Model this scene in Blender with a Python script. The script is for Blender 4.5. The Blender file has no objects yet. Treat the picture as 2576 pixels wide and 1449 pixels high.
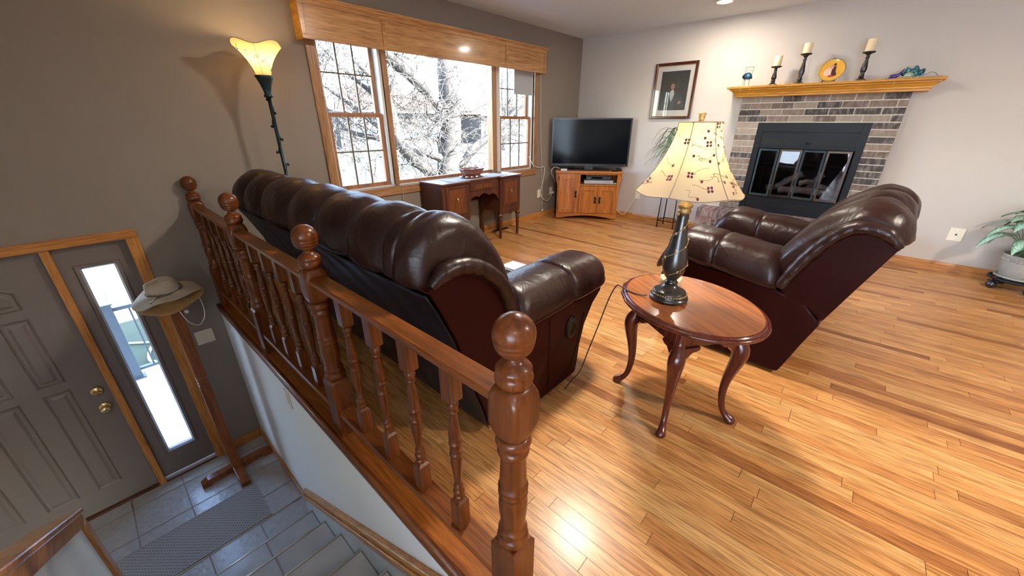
import bpy, bmesh, math, random
from math import sin, cos, pi, sqrt, atan2, radians
from mathutils import Vector, Matrix
random.seed(7)
S = bpy.context.scene
COL = S.collection

# ---------------------------------------------------------------- camera
FPX, PITCH, ROLL, YAW = 946.66, radians(23.717), radians(.1633), radians(48.054)
CAMH = 1.33
fw = Vector((sin(YAW)*cos(PITCH), cos(YAW)*cos(PITCH), -sin(PITCH)))
r0 = Vector((cos(YAW), -sin(YAW), 0)); u0 = r0.cross(fw)
rt = r0*cos(ROLL) + u0*sin(ROLL); up = -r0*sin(ROLL) + u0*cos(ROLL)
cam = bpy.data.cameras.new('camera'); camo = bpy.data.objects.new('camera', cam); COL.objects.link(camo)
cam.sensor_width = 36; cam.lens = 36*FPX/2576; cam.clip_start = .02; cam.clip_end = 500
M = Matrix.Identity(4)
for i, a in enumerate((rt, up, -fw)):
    for j in range(3): M[j][i] = a[j]
M[2][3] = CAMH
camo.matrix_world = M
S.camera = camo

# ---------------------------------------------------------------- sky, sun, exposure
W = bpy.data.worlds.new('sky'); S.world = W; W.use_nodes = True
wn = W.node_tree; bg = wn.nodes['Background']
sky = wn.nodes.new('ShaderNodeTexSky'); sky.sky_type = 'NISHITA'; sky.sun_disc = False
sky.sun_elevation = radians(42); sky.sun_rotation = radians(148); sky.air_density = 1.0; sky.dust_density = .7; sky.ozone_density = 1.0
wn.links.new(sky.outputs[0], bg.inputs[0]); bg.inputs[1].default_value = 1.9
sun = bpy.data.lights.new('sun', 'SUN'); sun.energy = 44; sun.angle = radians(.6); sun.color = (1, .98, .95)
suno = bpy.data.objects.new('sun', sun); COL.objects.link(suno)
suno.rotation_euler = Vector((.38, -.62, .68)).to_track_quat('Z', 'Y').to_euler(); suno.location = (3, -4, 9)
S.view_settings.view_transform = 'Standard'; S.view_settings.look = 'None'
S.view_settings.exposure = 0.95; S.view_settings.gamma = 1.0; S.view_settings.use_curve_mapping = False
S.cycles.use_denoising = True
S.cycles.max_bounces = 10; S.cycles.diffuse_bounces = 5; S.cycles.glossy_bounces = 4; S.cycles.transparent_max_bounces = 12
S.cycles.sample_clamp_indirect = 6.0; S.cycles.caustics_reflective = False; S.cycles.caustics_refractive = False

def area(name, loc, size, power, color, direction=(0, 0, -1), shape='DISK'):
    l = bpy.data.lights.new(name, 'AREA'); l.shape = shape; l.size = size; l.energy = power; l.color = color
    o = bpy.data.objects.new(name, l); COL.objects.link(o); o.location = loc
    o.rotation_euler = (-Vector(direction)).to_track_quat('Z', 'Y').to_euler(); return o
WARM = (1, .90, .77)
PW = (14, 40, 8, 52)                # watts of the round ceiling lights

# ---------------------------------------------------------------- room measures (metres, z = 0 on the living room floor)
X1, Y1, ZC = 5.46, 3.54, 2.44        # fireplace wall, window wall, ceiling
XW, YS = -3.4, -3.6                  # far walls behind the camera
ZE = -1.36                           # entry floor
XH = .435                            # face of the wall under the railing

# ---------------------------------------------------------------- helpers
def link(o): COL.objects.link(o); return o
def lin(h):
    c = [int(h[i:i+2], 16)/255 for i in (0, 2, 4)]
    return tuple(x/12.92 if x <= .04045 else ((x+.055)/1.055)**2.4 for x in c)

class MB:
    """collects geometry, becomes one mesh"""
    def __init__(s): s.v = []; s.f = []; s.sm = []
    def add(s, vs, fs, smooth=False):
        b = len(s.v); s.v += [tuple(v) for v in vs]; s.f += [tuple(i+b for i in f) for f in fs]; s.sm += [smooth]*len(fs); return s
    def box(s, x0, x1, y0, y1, z0, z1):
        v = [(x, y, z) for z in (z0, z1) for y in (y0, y1) for x in (x0, x1)]
        return s.add(v, [(0, 2, 3, 1), (4, 5, 7, 6), (0, 1, 5, 4), (2, 6, 7, 3), (0, 4, 6, 2), (1, 3, 7, 5)])
    def loft(s, loops, smooth=True, caps=True, closed=True):
        n = len(loops[0]); vs = [p for l in loops for p in l]; fs = []
        for i in range(len(loops)-1):
            for j in range(n if closed else n-1):
                k = (j+1) % n
                fs.append((i*n+j, i*n+k, (i+1)*n+k, (i+1)*n+j))
        b = len(s.v); s.add(vs, fs, smooth)
        if caps and closed:
            s.f.append(tuple(b+j for j in range(n))[::-1]); s.sm.append(False)
            m = (len(loops)-1)*n; s.f.append(tuple(b+m+j for j in range(n))); s.sm.append(False)
        return s
    def lathe(s, prof, c=(0, 0, 0), n=20, smooth=True, caps=True):
        return s.loft([[(c[0]+r*cos(2*pi*j/n), c[1]+r*sin(2*pi*j/n), c[2]+z) for j in range(n)] for z, r in prof], smooth, caps)
    def tube(s, pts, r, n=8, caps=True, up=(0, 0, 1)):
        P = [Vector(p) for p in pts]; R = r if hasattr(r, '__len__') else [r]*len(P)
        loops = []; a = None
        for i, p in enumerate(P):
            t = (P[min(i+1, len(P)-1)]-P[max(i-1, 0)])
            if t.length < 1e-9: t = Vector((0, 0, 1))
            t.normalize()
            if a is None:
                a = Vector(up) if abs(t.dot(Vector(up))) < .95 else Vector((1, 0, 0))
            a = a - t*a.dot(t)
            if a.length < 1e-6: a = Vector((1, 0, 0)) - t*t.x
            a.normalize(); b = t.cross(a)
            loops.append([p+(a*cos(2*pi*j/n)+b*sin(2*pi*j/n))*R[i] for j in range(n)])
        return s.loft(loops, True, caps)
    def sphere(s, c, r, n=12, m=8, sc=(1, 1, 1)):
        vs = []
        loops = []
        for i in range(m+1):
            t = -pi/2+pi*i/m; rr = max(cos(t), .02)
            loops.append([(c[0]+r*sc[0]*rr*cos(2*pi*j/n), c[1]+r*sc[1]*rr*sin(2*pi*j/n), c[2]+r*sc[2]*sin(t)) for j in range(n)])
        return s.loft(loops, True, True)
    def prism(s, poly, a0, a1, axis='y', smooth=False):
        """polygon of 2D points extruded along axis; 2D points are the two other axes in order"""
        def P(p, a):
            return {'x': (a, p[0], p[1]), 'y': (p[0], a, p[1]), 'z': (p[0], p[1], a)}[axis]
        n = len(poly); vs = [P(p, a0) for p in poly]+[P(p, a1) for p in poly]
        b = len(s.v)
        s.add(vs, [(j, (j+1) % n, n+(j+1) % n, n+j) for j in range(n)], smooth)
        s.f.append(tuple(b+j for j in range(n))[::-1]); s.sm.append(False)
        s.f.append(tuple(b+n+j for j in range(n))); s.sm.append(False)
        return s
    def grid(s, fn, nu, nv, smooth=True):
        vs = [fn(i/nu, j/nv) for i in range(nu+1) for j in range(nv+1)]
        fs = [(i*(nv+1)+j, (i+1)*(nv+1)+j, (i+1)*(nv+1)+j+1, i*(nv+1)+j+1) for i in range(nu) for j in range(nv)]
        return s.add(vs, fs, smooth)
    def mesh(s, name):
        m = bpy.data.meshes.new(name); m.from_pydata(s.v, [], s.f)
        m.polygons.foreach_set('use_smooth', s.sm); m.update()
        bm = bmesh.new(); bm.from_mesh(m); bmesh.ops.recalc_face_normals(bm, faces=bm.faces); bm.to_mesh(m); bm.free()
        return m

def props(o, label=None, cat=None, group=None, kind=None):
    if label: o['label'] = label
    if cat: o['category'] = cat
    if group: o['group'] = group
    if kind: o['kind'] = kind
    return o
def put(name, mb, mat, parent=None, bevel=0, shift=None, label=None, cat=None, group=None, kind=None, solid=0, subs=0):
    m = mb.mesh(name) if isinstance(mb, MB) else mb
    if shift is not None: m.transform(Matrix.Translation(-Vector(shift)))
    if mat and not m.materials: m.materials.append(mat)
    o = link(bpy.data.objects.new(name, m)); o.parent = parent
    if solid:
        q = o.modifiers.new('solid', 'SOLIDIFY'); q.thickness = solid; q.offset = 0
    if subs:
        q = o.modifiers.new('subs', 'SUBSURF'); q.levels = subs; q.render_levels = subs
    if bevel:
        q = o.modifiers.new('bevel', 'BEVEL'); q.width = bevel; q.segments = 2; q.limit_method = 'ANGLE'; q.angle_limit = radians(40)
    return props(o, label, cat, group, kind)
class Thing:
    """an Empty at the thing's base that parents its parts"""
    def __init__(s, name, loc, label, cat, rotz=0, group=None, world=False):
        s.o = link(bpy.data.objects.new(name, None)); s.o.location = loc; s.o.rotation_euler = (0, 0, rotz)
        s.o.empty_display_size = .1; props(s.o, label, cat, group); s.shift = Vector(loc) if world else None
    def part(s, name, mb, mat, parent=None, **k):
        return put(name, mb, mat, parent or s.o, shift=s.shift, **k)
def struct(name, mb, mat, parent=None, label=None, **k):
    return put(name, mb, mat, parent, kind=None if parent else 'structure', label=label, **k)
def dup(root, loc=None, rotz=None, label=None):
    r = link(root.copy())
    if loc is not None: r.location = loc
    if rotz is not None: r.rotation_euler = (0, 0, rotz)
    if label: r['label'] = label
    for ch in list(root.children):
        c = link(ch.copy()); c.parent = r
        for g in list(ch.children):
            d = link(g.copy()); d.parent = c
    return r
def smoothloop(pts, k=4):
    """closed Catmull-Rom through 2D/3D points"""
    n = len(pts); out = []
    P = [Vector(p) for p in pts]
    for i in range(n):
        p0, p1, p2, p3 = P[i-1], P[i], P[(i+1) % n], P[(i+2) % n]
        for j in range(k):
            t = j/k
            out.append(.5*((2*p1)+(p2-p0)*t+(2*p0-5*p1+4*p2-p3)*t*t+(3*p1-p0-3*p2+p3)*t**3))
    return out
def smoothpath(pts, k=6):
    P = [Vector(p) for p in pts]; out = []
    for i in range(len(P)-1):
        p0, p1, p2, p3 = P[max(i-1, 0)], P[i], P[i+1], P[min(i+2, len(P)-1)]
        for j in range(k):
            t = j/k
            out.append(.5*((2*p1)+(p2-p0)*t+(2*p0-5*p1+4*p2-p3)*t*t+(3*p1-p0-3*p2+p3)*t**3))
    out.append(P[-1]); return out

# ---------------------------------------------------------------- materials
def newmat(name):
    m = bpy.data.materials.new(name); m.use_nodes = True
    return m, m.node_tree, m.node_tree.nodes['Principled BSDF']
def N(t, typ, **k):
    n = t.nodes.new(typ)
    for a, b in k.items(): setattr(n, a, b)
    return n
def plain(name, col, rough=.5, metal=0, bump=0, bscale=80, var=0, coat=0, spec=.5, **k):
    m, t, b = newmat(name)
    b.inputs['Base Color'].default_value = (*col, 1); b.inputs['Roughness'].default_value = rough
    b.inputs['Metallic'].default_value = metal; b.inputs['Coat Weight'].default_value = coat; b.inputs['Coat Roughness'].default_value = .12
    b.inputs['Specular IOR Level'].default_value = spec
    if bump or var:
        tc = N(t, 'ShaderNodeTexCoord'); no = N(t, 'ShaderNodeTexNoise'); no.inputs['Scale'].default_value = bscale; no.inputs['Detail'].default_value = 4
        t.links.new(tc.outputs['Object'], no.inputs['Vector'])
        if bump:
            bp = N(t, 'ShaderNodeBump'); bp.inputs['Strength'].default_value = bump; bp.inputs['Distance'].default_value = .01
            t.links.new(no.outputs[0], bp.inputs['Height']); t.links.new(bp.outputs[0], b.inputs['Normal'])
        if var:
            mx = N(t, 'ShaderNodeMix', data_type='RGBA'); mx.inputs[6].default_value = (*[c*(1-var) for c in col], 1); mx.inputs[7].default_value = (*[min(1, c*(1+var)) for c in col], 1)
            t.links.new(no.outputs[0], mx.inputs[0]); t.links.new(mx.outputs[2], b.inputs['Base Color'])
    return m
def wood(name, c1, c2, axis='x', rough=.3, coat=.3, sc=1.0, dark=None, perpiece=False, ramp=None):
    """grain runs along axis; object coordinates, or world position with a random shift for loose pieces"""
    m, t, b = newmat(name)
    L = t.links
    mp = N(t, 'ShaderNodeMapping')
    st = {'x': (1.6, 26, 26), 'y': (26, 1.6, 26), 'z': (26, 26, 1.6)}[axis]
    mp.inputs['Scale'].default_value = [v*sc for v in st]
    if perpiece:
        ge = N(t, 'ShaderNodeNewGeometry'); oi = N(t, 'ShaderNodeObjectInfo'); at = N(t, 'ShaderNodeAttribute'); at.attribute_name = 'rnd'
        ad = N(t, 'ShaderNodeMath', operation='ADD'); L.new(oi.outputs['Random'], ad.inputs[0]); L.new(at.outputs['Fac'], ad.inputs[1])
        fr = N(t, 'ShaderNodeMath', operation='FRACT'); L.new(ad.outputs[0], fr.inputs[0])
        ml = N(t, 'ShaderNodeMath', operation='MULTIPLY'); L.new(fr.outputs[0], ml.inputs[0]); ml.inputs[1].default_value = 37.0
        va = N(t, 'ShaderNodeVectorMath', operation='ADD'); L.new(ge.outputs['Position'], va.inputs[0]); L.new(ml.outputs[0], va.inputs[1])
        L.new(va.outputs[0], mp.inputs['Vector'])
    else:
        tc = N(t, 'ShaderNodeTexCoord'); L.new(tc.outputs['Object'], mp.inputs['Vector'])
    no = N(t, 'ShaderNodeTexNoise'); no.inputs['Scale'].default_value = 1.0; no.inputs['Detail'].default_value = 6; no.inputs['Roughness'].default_value = .62; no.inputs['Distortion'].default_value = .6
    L.new(mp.outputs[0], no.inputs['Vector'])
    mp2 = N(t, 'ShaderNodeMapping'); mp2.inputs['Scale'].default_value = [v*sc*4 for v in st]
    L.new(mp.inputs['Vector'].links[0].from_socket, mp2.inputs['Vector'])
    n2 = N(t, 'ShaderNodeTexNoise'); n2.inputs['Scale'].default_value = 1.3; n2.inputs['Detail'].default_value = 3; L.new(mp2.outputs[0], n2.inputs['Vector'])
    cr = N(t, 'ShaderNodeValToRGB'); e = cr.color_ramp.elements
    e[0].position = .28; e[0].color = (*c2, 1); e[1].position = .62; e[1].color = (*c1, 1)
    L.new(no.outputs[0], cr.inputs[0])
    mx = N(t, 'ShaderNodeMix', data_type='RGBA', blend_type='MULTIPLY'); mx.inputs[0].default_value = .75 if perpiece else .55
    c3 = N(t, 'ShaderNodeValToRGB'); e = c3.color_ramp.elements; e[0].position = .36; e[0].color = (.45, .38, .33, 1); e[1].position = .55; e[1].color = (1, 1, 1, 1)
    L.new(n2.outputs[0], c3.inputs[0]); L.new(cr.outputs[0], mx.inputs[6]); L.new(c3.outputs[0], mx.inputs[7])
    out = mx.outputs[2]
    if perpiece and ramp:
        c4 = N(t, 'ShaderNodeValToRGB'); c4.color_ramp.interpolation = 'LINEAR'
        el = c4.color_ramp.elements; el[0].position = ramp[0][0]; el[0].color = (*ramp[0][1], 1); el[1].position = ramp[1][0]; el[1].color = (*ramp[1][1], 1)
        for p, c in ramp[2:]:
            q = el.new(p); q.color = (*c, 1)
        L.new(fr.outputs[0], c4.inputs[0])
        m2 = N(t, 'ShaderNodeMix', data_type='RGBA', blend_type='MULTIPLY'); m2.inputs[0].default_value = 1.0
        L.new(out, m2.inputs[6]); L.new(c4.outputs[0], m2.inputs[7]); out = m2.outputs[2]
    L.new(out, b.inputs['Base Color'])
    b.inputs['Specular IOR Level'].default_value = .28
    b.inputs['Roughness'].default_value = rough; b.inputs['Coat Weight'].default_value = coat*.6; b.inputs['Coat Roughness'].default_value = .2 if perpiece else .1
    bp = N(t, 'ShaderNodeBump'); bp.inputs['Strength'].default_value = .12; bp.inputs['Distance'].default_value = .002
    L.new(n2.outputs[0], bp.inputs['Height']); L.new(bp.outputs[0], b.inputs['Normal'])
    return m
def leather(name, col, hi, bmp=.3, spec=.45, rg=(.27, .43)):
    m, t, b = newmat(name); L = t.links
    tc = N(t, 'ShaderNodeTexCoord')
    n1 = N(t, 'ShaderNodeTexNoise'); n1.inputs['Scale'].default_value = 5; n1.inputs['Detail'].default_value = 5; n1.inputs['Distortion'].default_value = 1.2
    vo = N(t, 'ShaderNodeTexVoronoi'); vo.inputs['Scale'].default_value = 260
    L.new(tc.outputs['Object'], n1.inputs['Vector']); L.new(tc.outputs['Object'], vo.inputs['Vector'])
    mx = N(t, 'ShaderNodeMix', data_type='RGBA'); mx.inputs[6].default_value = (*col, 1); mx.inputs[7].default_value = (*hi, 1)
    L.new(n1.outputs[0], mx.inputs[0]); L.new(mx.outputs[2], b.inputs['Base Color'])
    rr = N(t, 'ShaderNodeMapRange'); rr.inputs[3].default_value = rg[0]; rr.inputs[4].default_value = rg[1]; L.new(n1.outputs[0], rr.inputs[0]); L.new(rr.outputs[0], b.inputs['Roughness'])
    b1 = N(t, 'ShaderNodeBump'); b1.inputs['Strength'].default_value = .10; b1.inputs['Distance'].default_value = .002; L.new(vo.outputs[0], b1.inputs['Height'])
    n2 = N(t, 'ShaderNodeTexNoise'); n2.inputs['Scale'].default_value = 9; n2.inputs['Detail'].default_value = 3; n2.inputs['Distortion'].default_value = 2.0; L.new(tc.outputs['Object'], n2.inputs['Vector'])
    b2 = N(t, 'ShaderNodeBump'); b2.inputs['Strength'].default_value = bmp; b2.inputs['Distance'].default_value = .02; L.new(n2.outputs[0], b2.inputs['Height'])
    L.new(b1.outputs[0], b2.inputs['Normal']); L.new(b2.outputs[0], b.inputs['Normal'])
    b.inputs['Specular IOR Level'].default_value = spec
    return m
def glassy(name, tint=(1, 1, 1), refl=1.0):
    """thin pane: clear, with Fresnel reflection"""
    m, t, b = newmat(name); L = t.links
    t.nodes.remove(b)
    tr = N(t, 'ShaderNodeBsdfTransparent'); tr.inputs[0].default_value = (*tint, 1)
    gl = N(t, 'ShaderNodeBsdfGlossy'); gl.inputs['Roughness'].default_value = .02
    fr = N(t, 'ShaderNodeFresnel'); fr.inputs[0].default_value = 1.5
    mu = N(t, 'ShaderNodeMath', operation='MULTIPLY'); mu.inputs[1].default_value = refl; mu.use_clamp = True
    gb = N(t, 'ShaderNodeNewGeometry'); iv = N(t, 'ShaderNodeMath', operation='SUBTRACT'); iv.inputs[0].default_value = 1; L.new(gb.outputs['Backfacing'], iv.inputs[1])
    m1 = N(t, 'ShaderNodeMath', operation='MULTIPLY'); L.new(fr.outputs[0], m1.inputs[0]); L.new(iv.outputs[0], m1.inputs[1]); L.new(m1.outputs[0], mu.inputs[0])
    mx = N(t, 'ShaderNodeMixShader'); L.new(mu.outputs[0], mx.inputs[0]); L.new(tr.outputs[0], mx.inputs[1]); L.new(gl.outputs[0], mx.inputs[2])
    L.new(mx.outputs[0], t.nodes['Material Output'].inputs[0])
    return m
def emit(name, col, strength):
    m, t, b = newmat(name); b.inputs['Base Color'].default_value = (*col, 1)
    b.inputs['Emission Color'].default_value = (*col, 1); b.inputs['Emission Strength'].default_value = strength
    return m
def brickmat(name, ramp, wash=.25, rough=.85):
    """fired brick: a tone for each loose piece, pale smears of mortar wash, pitted relief"""
    m, t, b = newmat(name); L = t.links
    oi = N(t, 'ShaderNodeObjectInfo'); ge = N(t, 'ShaderNodeNewGeometry')
    c = N(t, 'ShaderNodeValToRGB'); el = c.color_ramp.elements; c.color_ramp.interpolation = 'CONSTANT'
    el[0].position = 0; el[0].color = (*ramp[0], 1); el[1].position = 1/len(ramp); el[1].color = (*ramp[1], 1)
    for i, q in enumerate(ramp[2:]): el.new((i+2)/len(ramp)).color = (*q, 1)
    L.new(oi.outputs['Random'], c.inputs[0])
    mp = N(t, 'ShaderNodeMapping'); mp.inputs['Scale'].default_value = (30, 34, 14); L.new(ge.outputs['Position'], mp.inputs['Vector'])
    n1 = N(t, 'ShaderNodeTexNoise'); n1.inputs['Scale'].default_value = 1; n1.inputs['Detail'].default_value = 5; L.new(mp.outputs[0], n1.inputs['Vector'])
    r = N(t, 'ShaderNodeValToRGB'); e = r.color_ramp.elements; e[0].position = .45; e[0].color = (0, 0, 0, 1); e[1].position = .75; e[1].color = (wash*2, wash*2, wash*2, 1); L.new(n1.outputs[0], r.inputs[0])
    mx = N(t, 'ShaderNodeMix', data_type='RGBA'); L.new(r.outputs[0], mx.inputs[0]); L.new(c.outputs[0], mx.inputs[6]); mx.inputs[7].default_value = (.42, .37, .33, 1)
    L.new(mx.outputs[2], b.inputs['Base Color']); b.inputs['Roughness'].default_value = rough
    n2 = N(t, 'ShaderNodeTexNoise'); n2.inputs['Scale'].default_value = 90; n2.inputs['Detail'].default_value = 4; L.new(ge.outputs['Position'], n2.inputs['Vector'])
    bp = N(t, 'ShaderNodeBump'); bp.inputs['Strength'].default_value = .6; bp.inputs['Distance'].default_value = .006; L.new(n2.outputs[0], bp.inputs['Height']); L.new(bp.outputs[0], b.inputs['Normal'])
    return m

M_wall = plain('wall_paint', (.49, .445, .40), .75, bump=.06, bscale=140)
M_wallf = plain('front_wall_dark', (.23, .19, .158), .75, bump=.06, bscale=140)  # darker base colour than the other walls
M_wall2 = plain('stair_wall_paint', (.74, .76, .77), .75, bump=.10, bscale=120)
M_ceil = plain('ceiling_texture', (.71, .80, .89), .9, bump=1.0, bscale=90)  # cool tint in the colour offsets warm bounce off the floor
OAK1, OAK2 = (.56, .25, .065), (.34, .125, .028)
M_oakx = wood('oak_x', OAK1, OAK2, 'x'); M_oaky = wood('oak_y', OAK1, OAK2, 'y'); M_oakz = wood('oak_z', OAK1, OAK2, 'z')
M_winz = wood('window_oak_z', (.42, .235, .12), (.25, .125, .055), 'z'); M_winx = wood('window_oak_x', (.42, .235, .12), (.25, .125, .055), 'x')
M_mantel = wood('mantel_oak', (.60, .29, .030), (.44, .185, .018), 'y', rough=.4, coat=.15)
M_valance = wood('valance_oak', (.55, .30, .125), (.33, .155, .055), 'x', rough=.25, coat=.5, sc=.8)
M_rail = wood('rail_wood', (.15, .040, .0075), (.058, .014, .0035), 'z', rough=.3, coat=.25)
M_raily = wood('rail_wood_y', (.23, .070, .014), (.10, .028, .0065), 'y', rough=.36, coat=.15)
M_cap = wood('cap_wood', (.36, .115, .02), (.17, .045, .01), 'y', rough=.33, coat=.25)
M_cherry = wood('cherry_top', (.37, .125, .028), (.23, .066, .014), 'x', rough=.16, coat=.8, sc=.4)
M_cherryd = wood('cherry_dark', (.115, .022, .010), (.055, .010, .006), 'z', rough=.22, coat=.7)
M_walnut = wood('desk_walnut', (.105, .036, .020), (.048, .015, .009), 'z', rough=.32, coat=.4)
M_walnutx = wood('desk_walnut_x', (.15, .05, .025), (.07, .022, .012), 'x', rough=.3, coat=.5)
M_inlay = wood('desk_burl', (.20, .065, .022), (.05, .016, .009), 'z', rough=.3, coat=.4, sc=3)
M_stand = wood('tv_stand_oak', (.52, .185, .035), (.28, .085, .015), 'z', rough=.3, coat=.4, sc=.8)
M_standx = wood('tv_stand_oak_x', (.52, .185, .035), (.28, .085, .015), 'x', rough=.3, coat=.4, sc=.8)
PRAMP = [(.0, (1, 1, 1)), (.22, (.84, .70, .58)), (.38, (1.05, .99, .92)), (.54, (.76, .57, .45)), (.64, (1, .93, .84)), (.80, (.90, .74, .60)), (.90, (.50, .32, .23)), (1.0, (.95, .85, .75))]
M_plank = wood('floor_plank', (.63, .36, .145), (.43, .205, .062), 'y', rough=.3, coat=.22, perpiece=True, ramp=PRAMP)
M_gap = plain('floor_gap', (.10, .045, .015), .8)
M_leather = leather('leather', (.017, .0026, .0021), (.028, .0045, .0036), .08, .07, (.36, .50))
M_leather2 = leather('leather_brown', (.012, .0036, .0028), (.026, .0083, .0062), .22, .36, (.28, .42))
M_black = plain('black_metal', (.012, .012, .014), .4, metal=.6)
M_iron = plain('iron', (.02, .025, .035), .45, metal=.8, bump=.2, bscale=60)
M_white = plain('white_paint', (.75, .75, .73), .4)
M_ivory = plain('ivory_plastic', (.72, .66, .52), .35)
M_glass = glassy('window_glass')
M_steel = plain('steel', (.55, .56, .58), .25, metal=1)
M_brass = plain('brass', (.75, .58, .30), .2, metal=1)
M_cord = plain('white_cord', (.75, .74, .70), .5)
M_blackc = plain('black_cord', (.012, .010, .010), .5)
# ================================================================ SETTING
# --- walls
b = MB()
YO = Y1+.15
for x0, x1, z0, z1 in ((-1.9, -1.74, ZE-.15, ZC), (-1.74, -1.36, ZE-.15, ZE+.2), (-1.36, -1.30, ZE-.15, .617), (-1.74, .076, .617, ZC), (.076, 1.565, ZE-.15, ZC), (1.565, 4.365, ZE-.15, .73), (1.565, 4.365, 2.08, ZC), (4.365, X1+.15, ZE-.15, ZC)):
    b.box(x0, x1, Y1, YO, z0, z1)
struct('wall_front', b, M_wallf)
struct('wall_right', MB().box(X1, X1+.15, YS, .11, -.3, ZC).box(X1, X1+.15, 1.0, Y1, -.3, ZC).box(X1, X1+.15, .11, 1.0, -.3, .40).box(X1, X1+.15, .11, 1.0, 1.09, ZC), M_wall)
struct('wall_chimney', MB().box(X1+.15, 6.0, -.1, .08, -1.6, 3.4).box(X1+.15, 6.0, 1.03, 1.2, -1.6, 3.4).box(5.88, 6.0, .08, 1.03, -1.6, 3.4).box(X1+.15, 5.88, .08, 1.03, 1.2, 3.4), M_wall)
struct('wall_back', MB().box(XW, X1+.15, YS-.15, YS, -.3, ZC), M_wall)
b = MB().box(XW-.15, XW, YS, .23, -.3, .04).box(XW-.15, XW, YS, .23, 2.16, ZC).box(XW-.15, XW, YS, -3.45, .04, 2.16).box(XW-.15, XW, .05, .23, .04, 2.16)
struct('wall_west', b, M_wall)
wd = struct('added_patio_doors', MB().box(XW-.12, XW-.03, -3.45, .05, .04, .10).box(XW-.12, XW-.03, -3.45, .05, 2.10, 2.16), M_white)   # unseen glazed patio doors, added to let daylight reach the room
for k in range(5): put('stile', MB().box(XW-.11, XW-.04, -3.45+k*.855, -3.37+k*.855, .10, 2.10), M_white, wd)
for k in range(4): put('pane', MB().box(XW-.077, XW-.073, -3.37+k*.855, -3.45+(k+1)*.855, .10, 2.10), M_glass, wd)
struct('wall_left', MB().box(-1.9, -1.75, .08, Y1, ZE-.15, ZC).box(XW, -1.9, .08, .23, -.3, ZC), M_wall)
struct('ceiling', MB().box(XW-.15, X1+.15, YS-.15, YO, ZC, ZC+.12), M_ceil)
struct('roof', MB().box(XW-.6, X1+.6, YS-.6, YO+.45, ZC+.13, ZC+.30), plain('shingle', (.20, .15, .12), .9, bump=.6, bscale=30))
# wall below the railing (drywall on the edge of the upper floor)
struct('wall_stair', MB().box(XH, XH+.12, .23, Y1, ZE, -.012), M_wall2)
# --- floors
struct('floor_upper', MB().box(XW, XH+.011, YS, .19, -.25, 0).box(XH+.011, .5845, YS, .234, -.006, 0), M_plank)
# entry tiles
M_tile = plain('slate_tile', (.43, .425, .42), .30, bump=.5, bscale=7, var=.3, coat=.25)
M_grout = plain('grout', (.34, .30, .27), .9)
fe = struct('floor_entry', MB().box(-1.75, XH, .23, Y1, ZE-.12, ZE-.004), M_grout)
tm = MB().box(-.5, .5, -.5, .5, -.008, .0).mesh('tile'); tm.materials.append(M_tile)
xs = [-1.75, -1.408, -1.098, -.788, -.478, -.174, .13, XH]; ys = [2.262, 2.592, 2.805, 3.11, 3.415, Y1]
for j in range(5):
    off = .0
    for i in range(7):
        o = link(bpy.data.objects.new('tile', tm)); o.parent = fe
        x0, x1, y0, y1 = xs[i], xs[i+1], ys[j], ys[j+1]
        o.location = ((x0+x1)/2, (y0+y1)/2, ZE+random.uniform(-.0005, .0005)); o.scale = (x1-x0-.009, y1-y0-.009, 1)
# --- hardwood strip floor
fl = struct('floor', MB().box(XH+.012, X1, YS, Y1, -.25, -.006), M_gap)
pw = .0572; planks = []
rr = random.Random(3)
x = .585
while x < X1-.02:
    y = YS+rr.uniform(-.8, 0)
    while y < Y1:
        l = rr.choice((.32, .45, .6, .75, .95, 1.2, 1.5))*rr.uniform(.85, 1.15)
        y0, y1 = max(y, YS), min(y+l, Y1)
        if y1-y0 > .03: planks.append((x, min(x+pw, X1), y0, y1))
        y += l
    x += pw
def pix(p):
    d = Vector(p)-Vector((0, 0, CAMH)); z = d.dot(fw)
    return (1288+FPX*d.dot(rt)/z, 724.5-FPX*d.dot(up)/z, z) if z > .05 else (0, 0, -1)
def plank_score(k):
    best = 0; n = 0
    for t in (.1, .5, .9):
        px, py, z = pix(((k[0]+k[1])/2, k[2]+(k[3]-k[2])*t, 0))
        if z > 0 and -20 < px < 2600 and -20 < py < 1480:
            cx = (k[0]+k[1])/2; cy = k[2]+(k[3]-k[2])*t
            if .6 < cx < 1.7 and .95 < cy < 3.1: continue          # under the sofa
            n += (k[3]-k[2])*(k[1]-k[0])/z**3
    return n
planks.sort(key=plank_score, reverse=True)
pm = MB().box(-.5, .5, -.5, .5, -.006, 0).mesh('plank'); pm.materials.append(M_plank)
for k in planks[:300]:
    o = link(bpy.data.objects.new('plank', pm)); o.parent = fl
    o.location = ((k[0]+k[1])/2, (k[2]+k[3])/2, rr.uniform(-.0003, .0003)); o.scale = (k[1]-k[0]-.0012, k[3]-k[2]-.0016, 1)
b = MB(); rn = []
for k in planks[300:]:
    b.box(k[0]+.0006, k[1]-.0006, k[2]+.0008, k[3]-.0008, -.006, 0); q = rr.random(); rn += [q]*8
m = b.mesh('plank'); a = m.attributes.new('rnd', 'FLOAT', 'POINT'); a.data.foreach_set('value', rn)
struct('plank', m, M_plank, fl)['kind'] = 'stuff'

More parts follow.
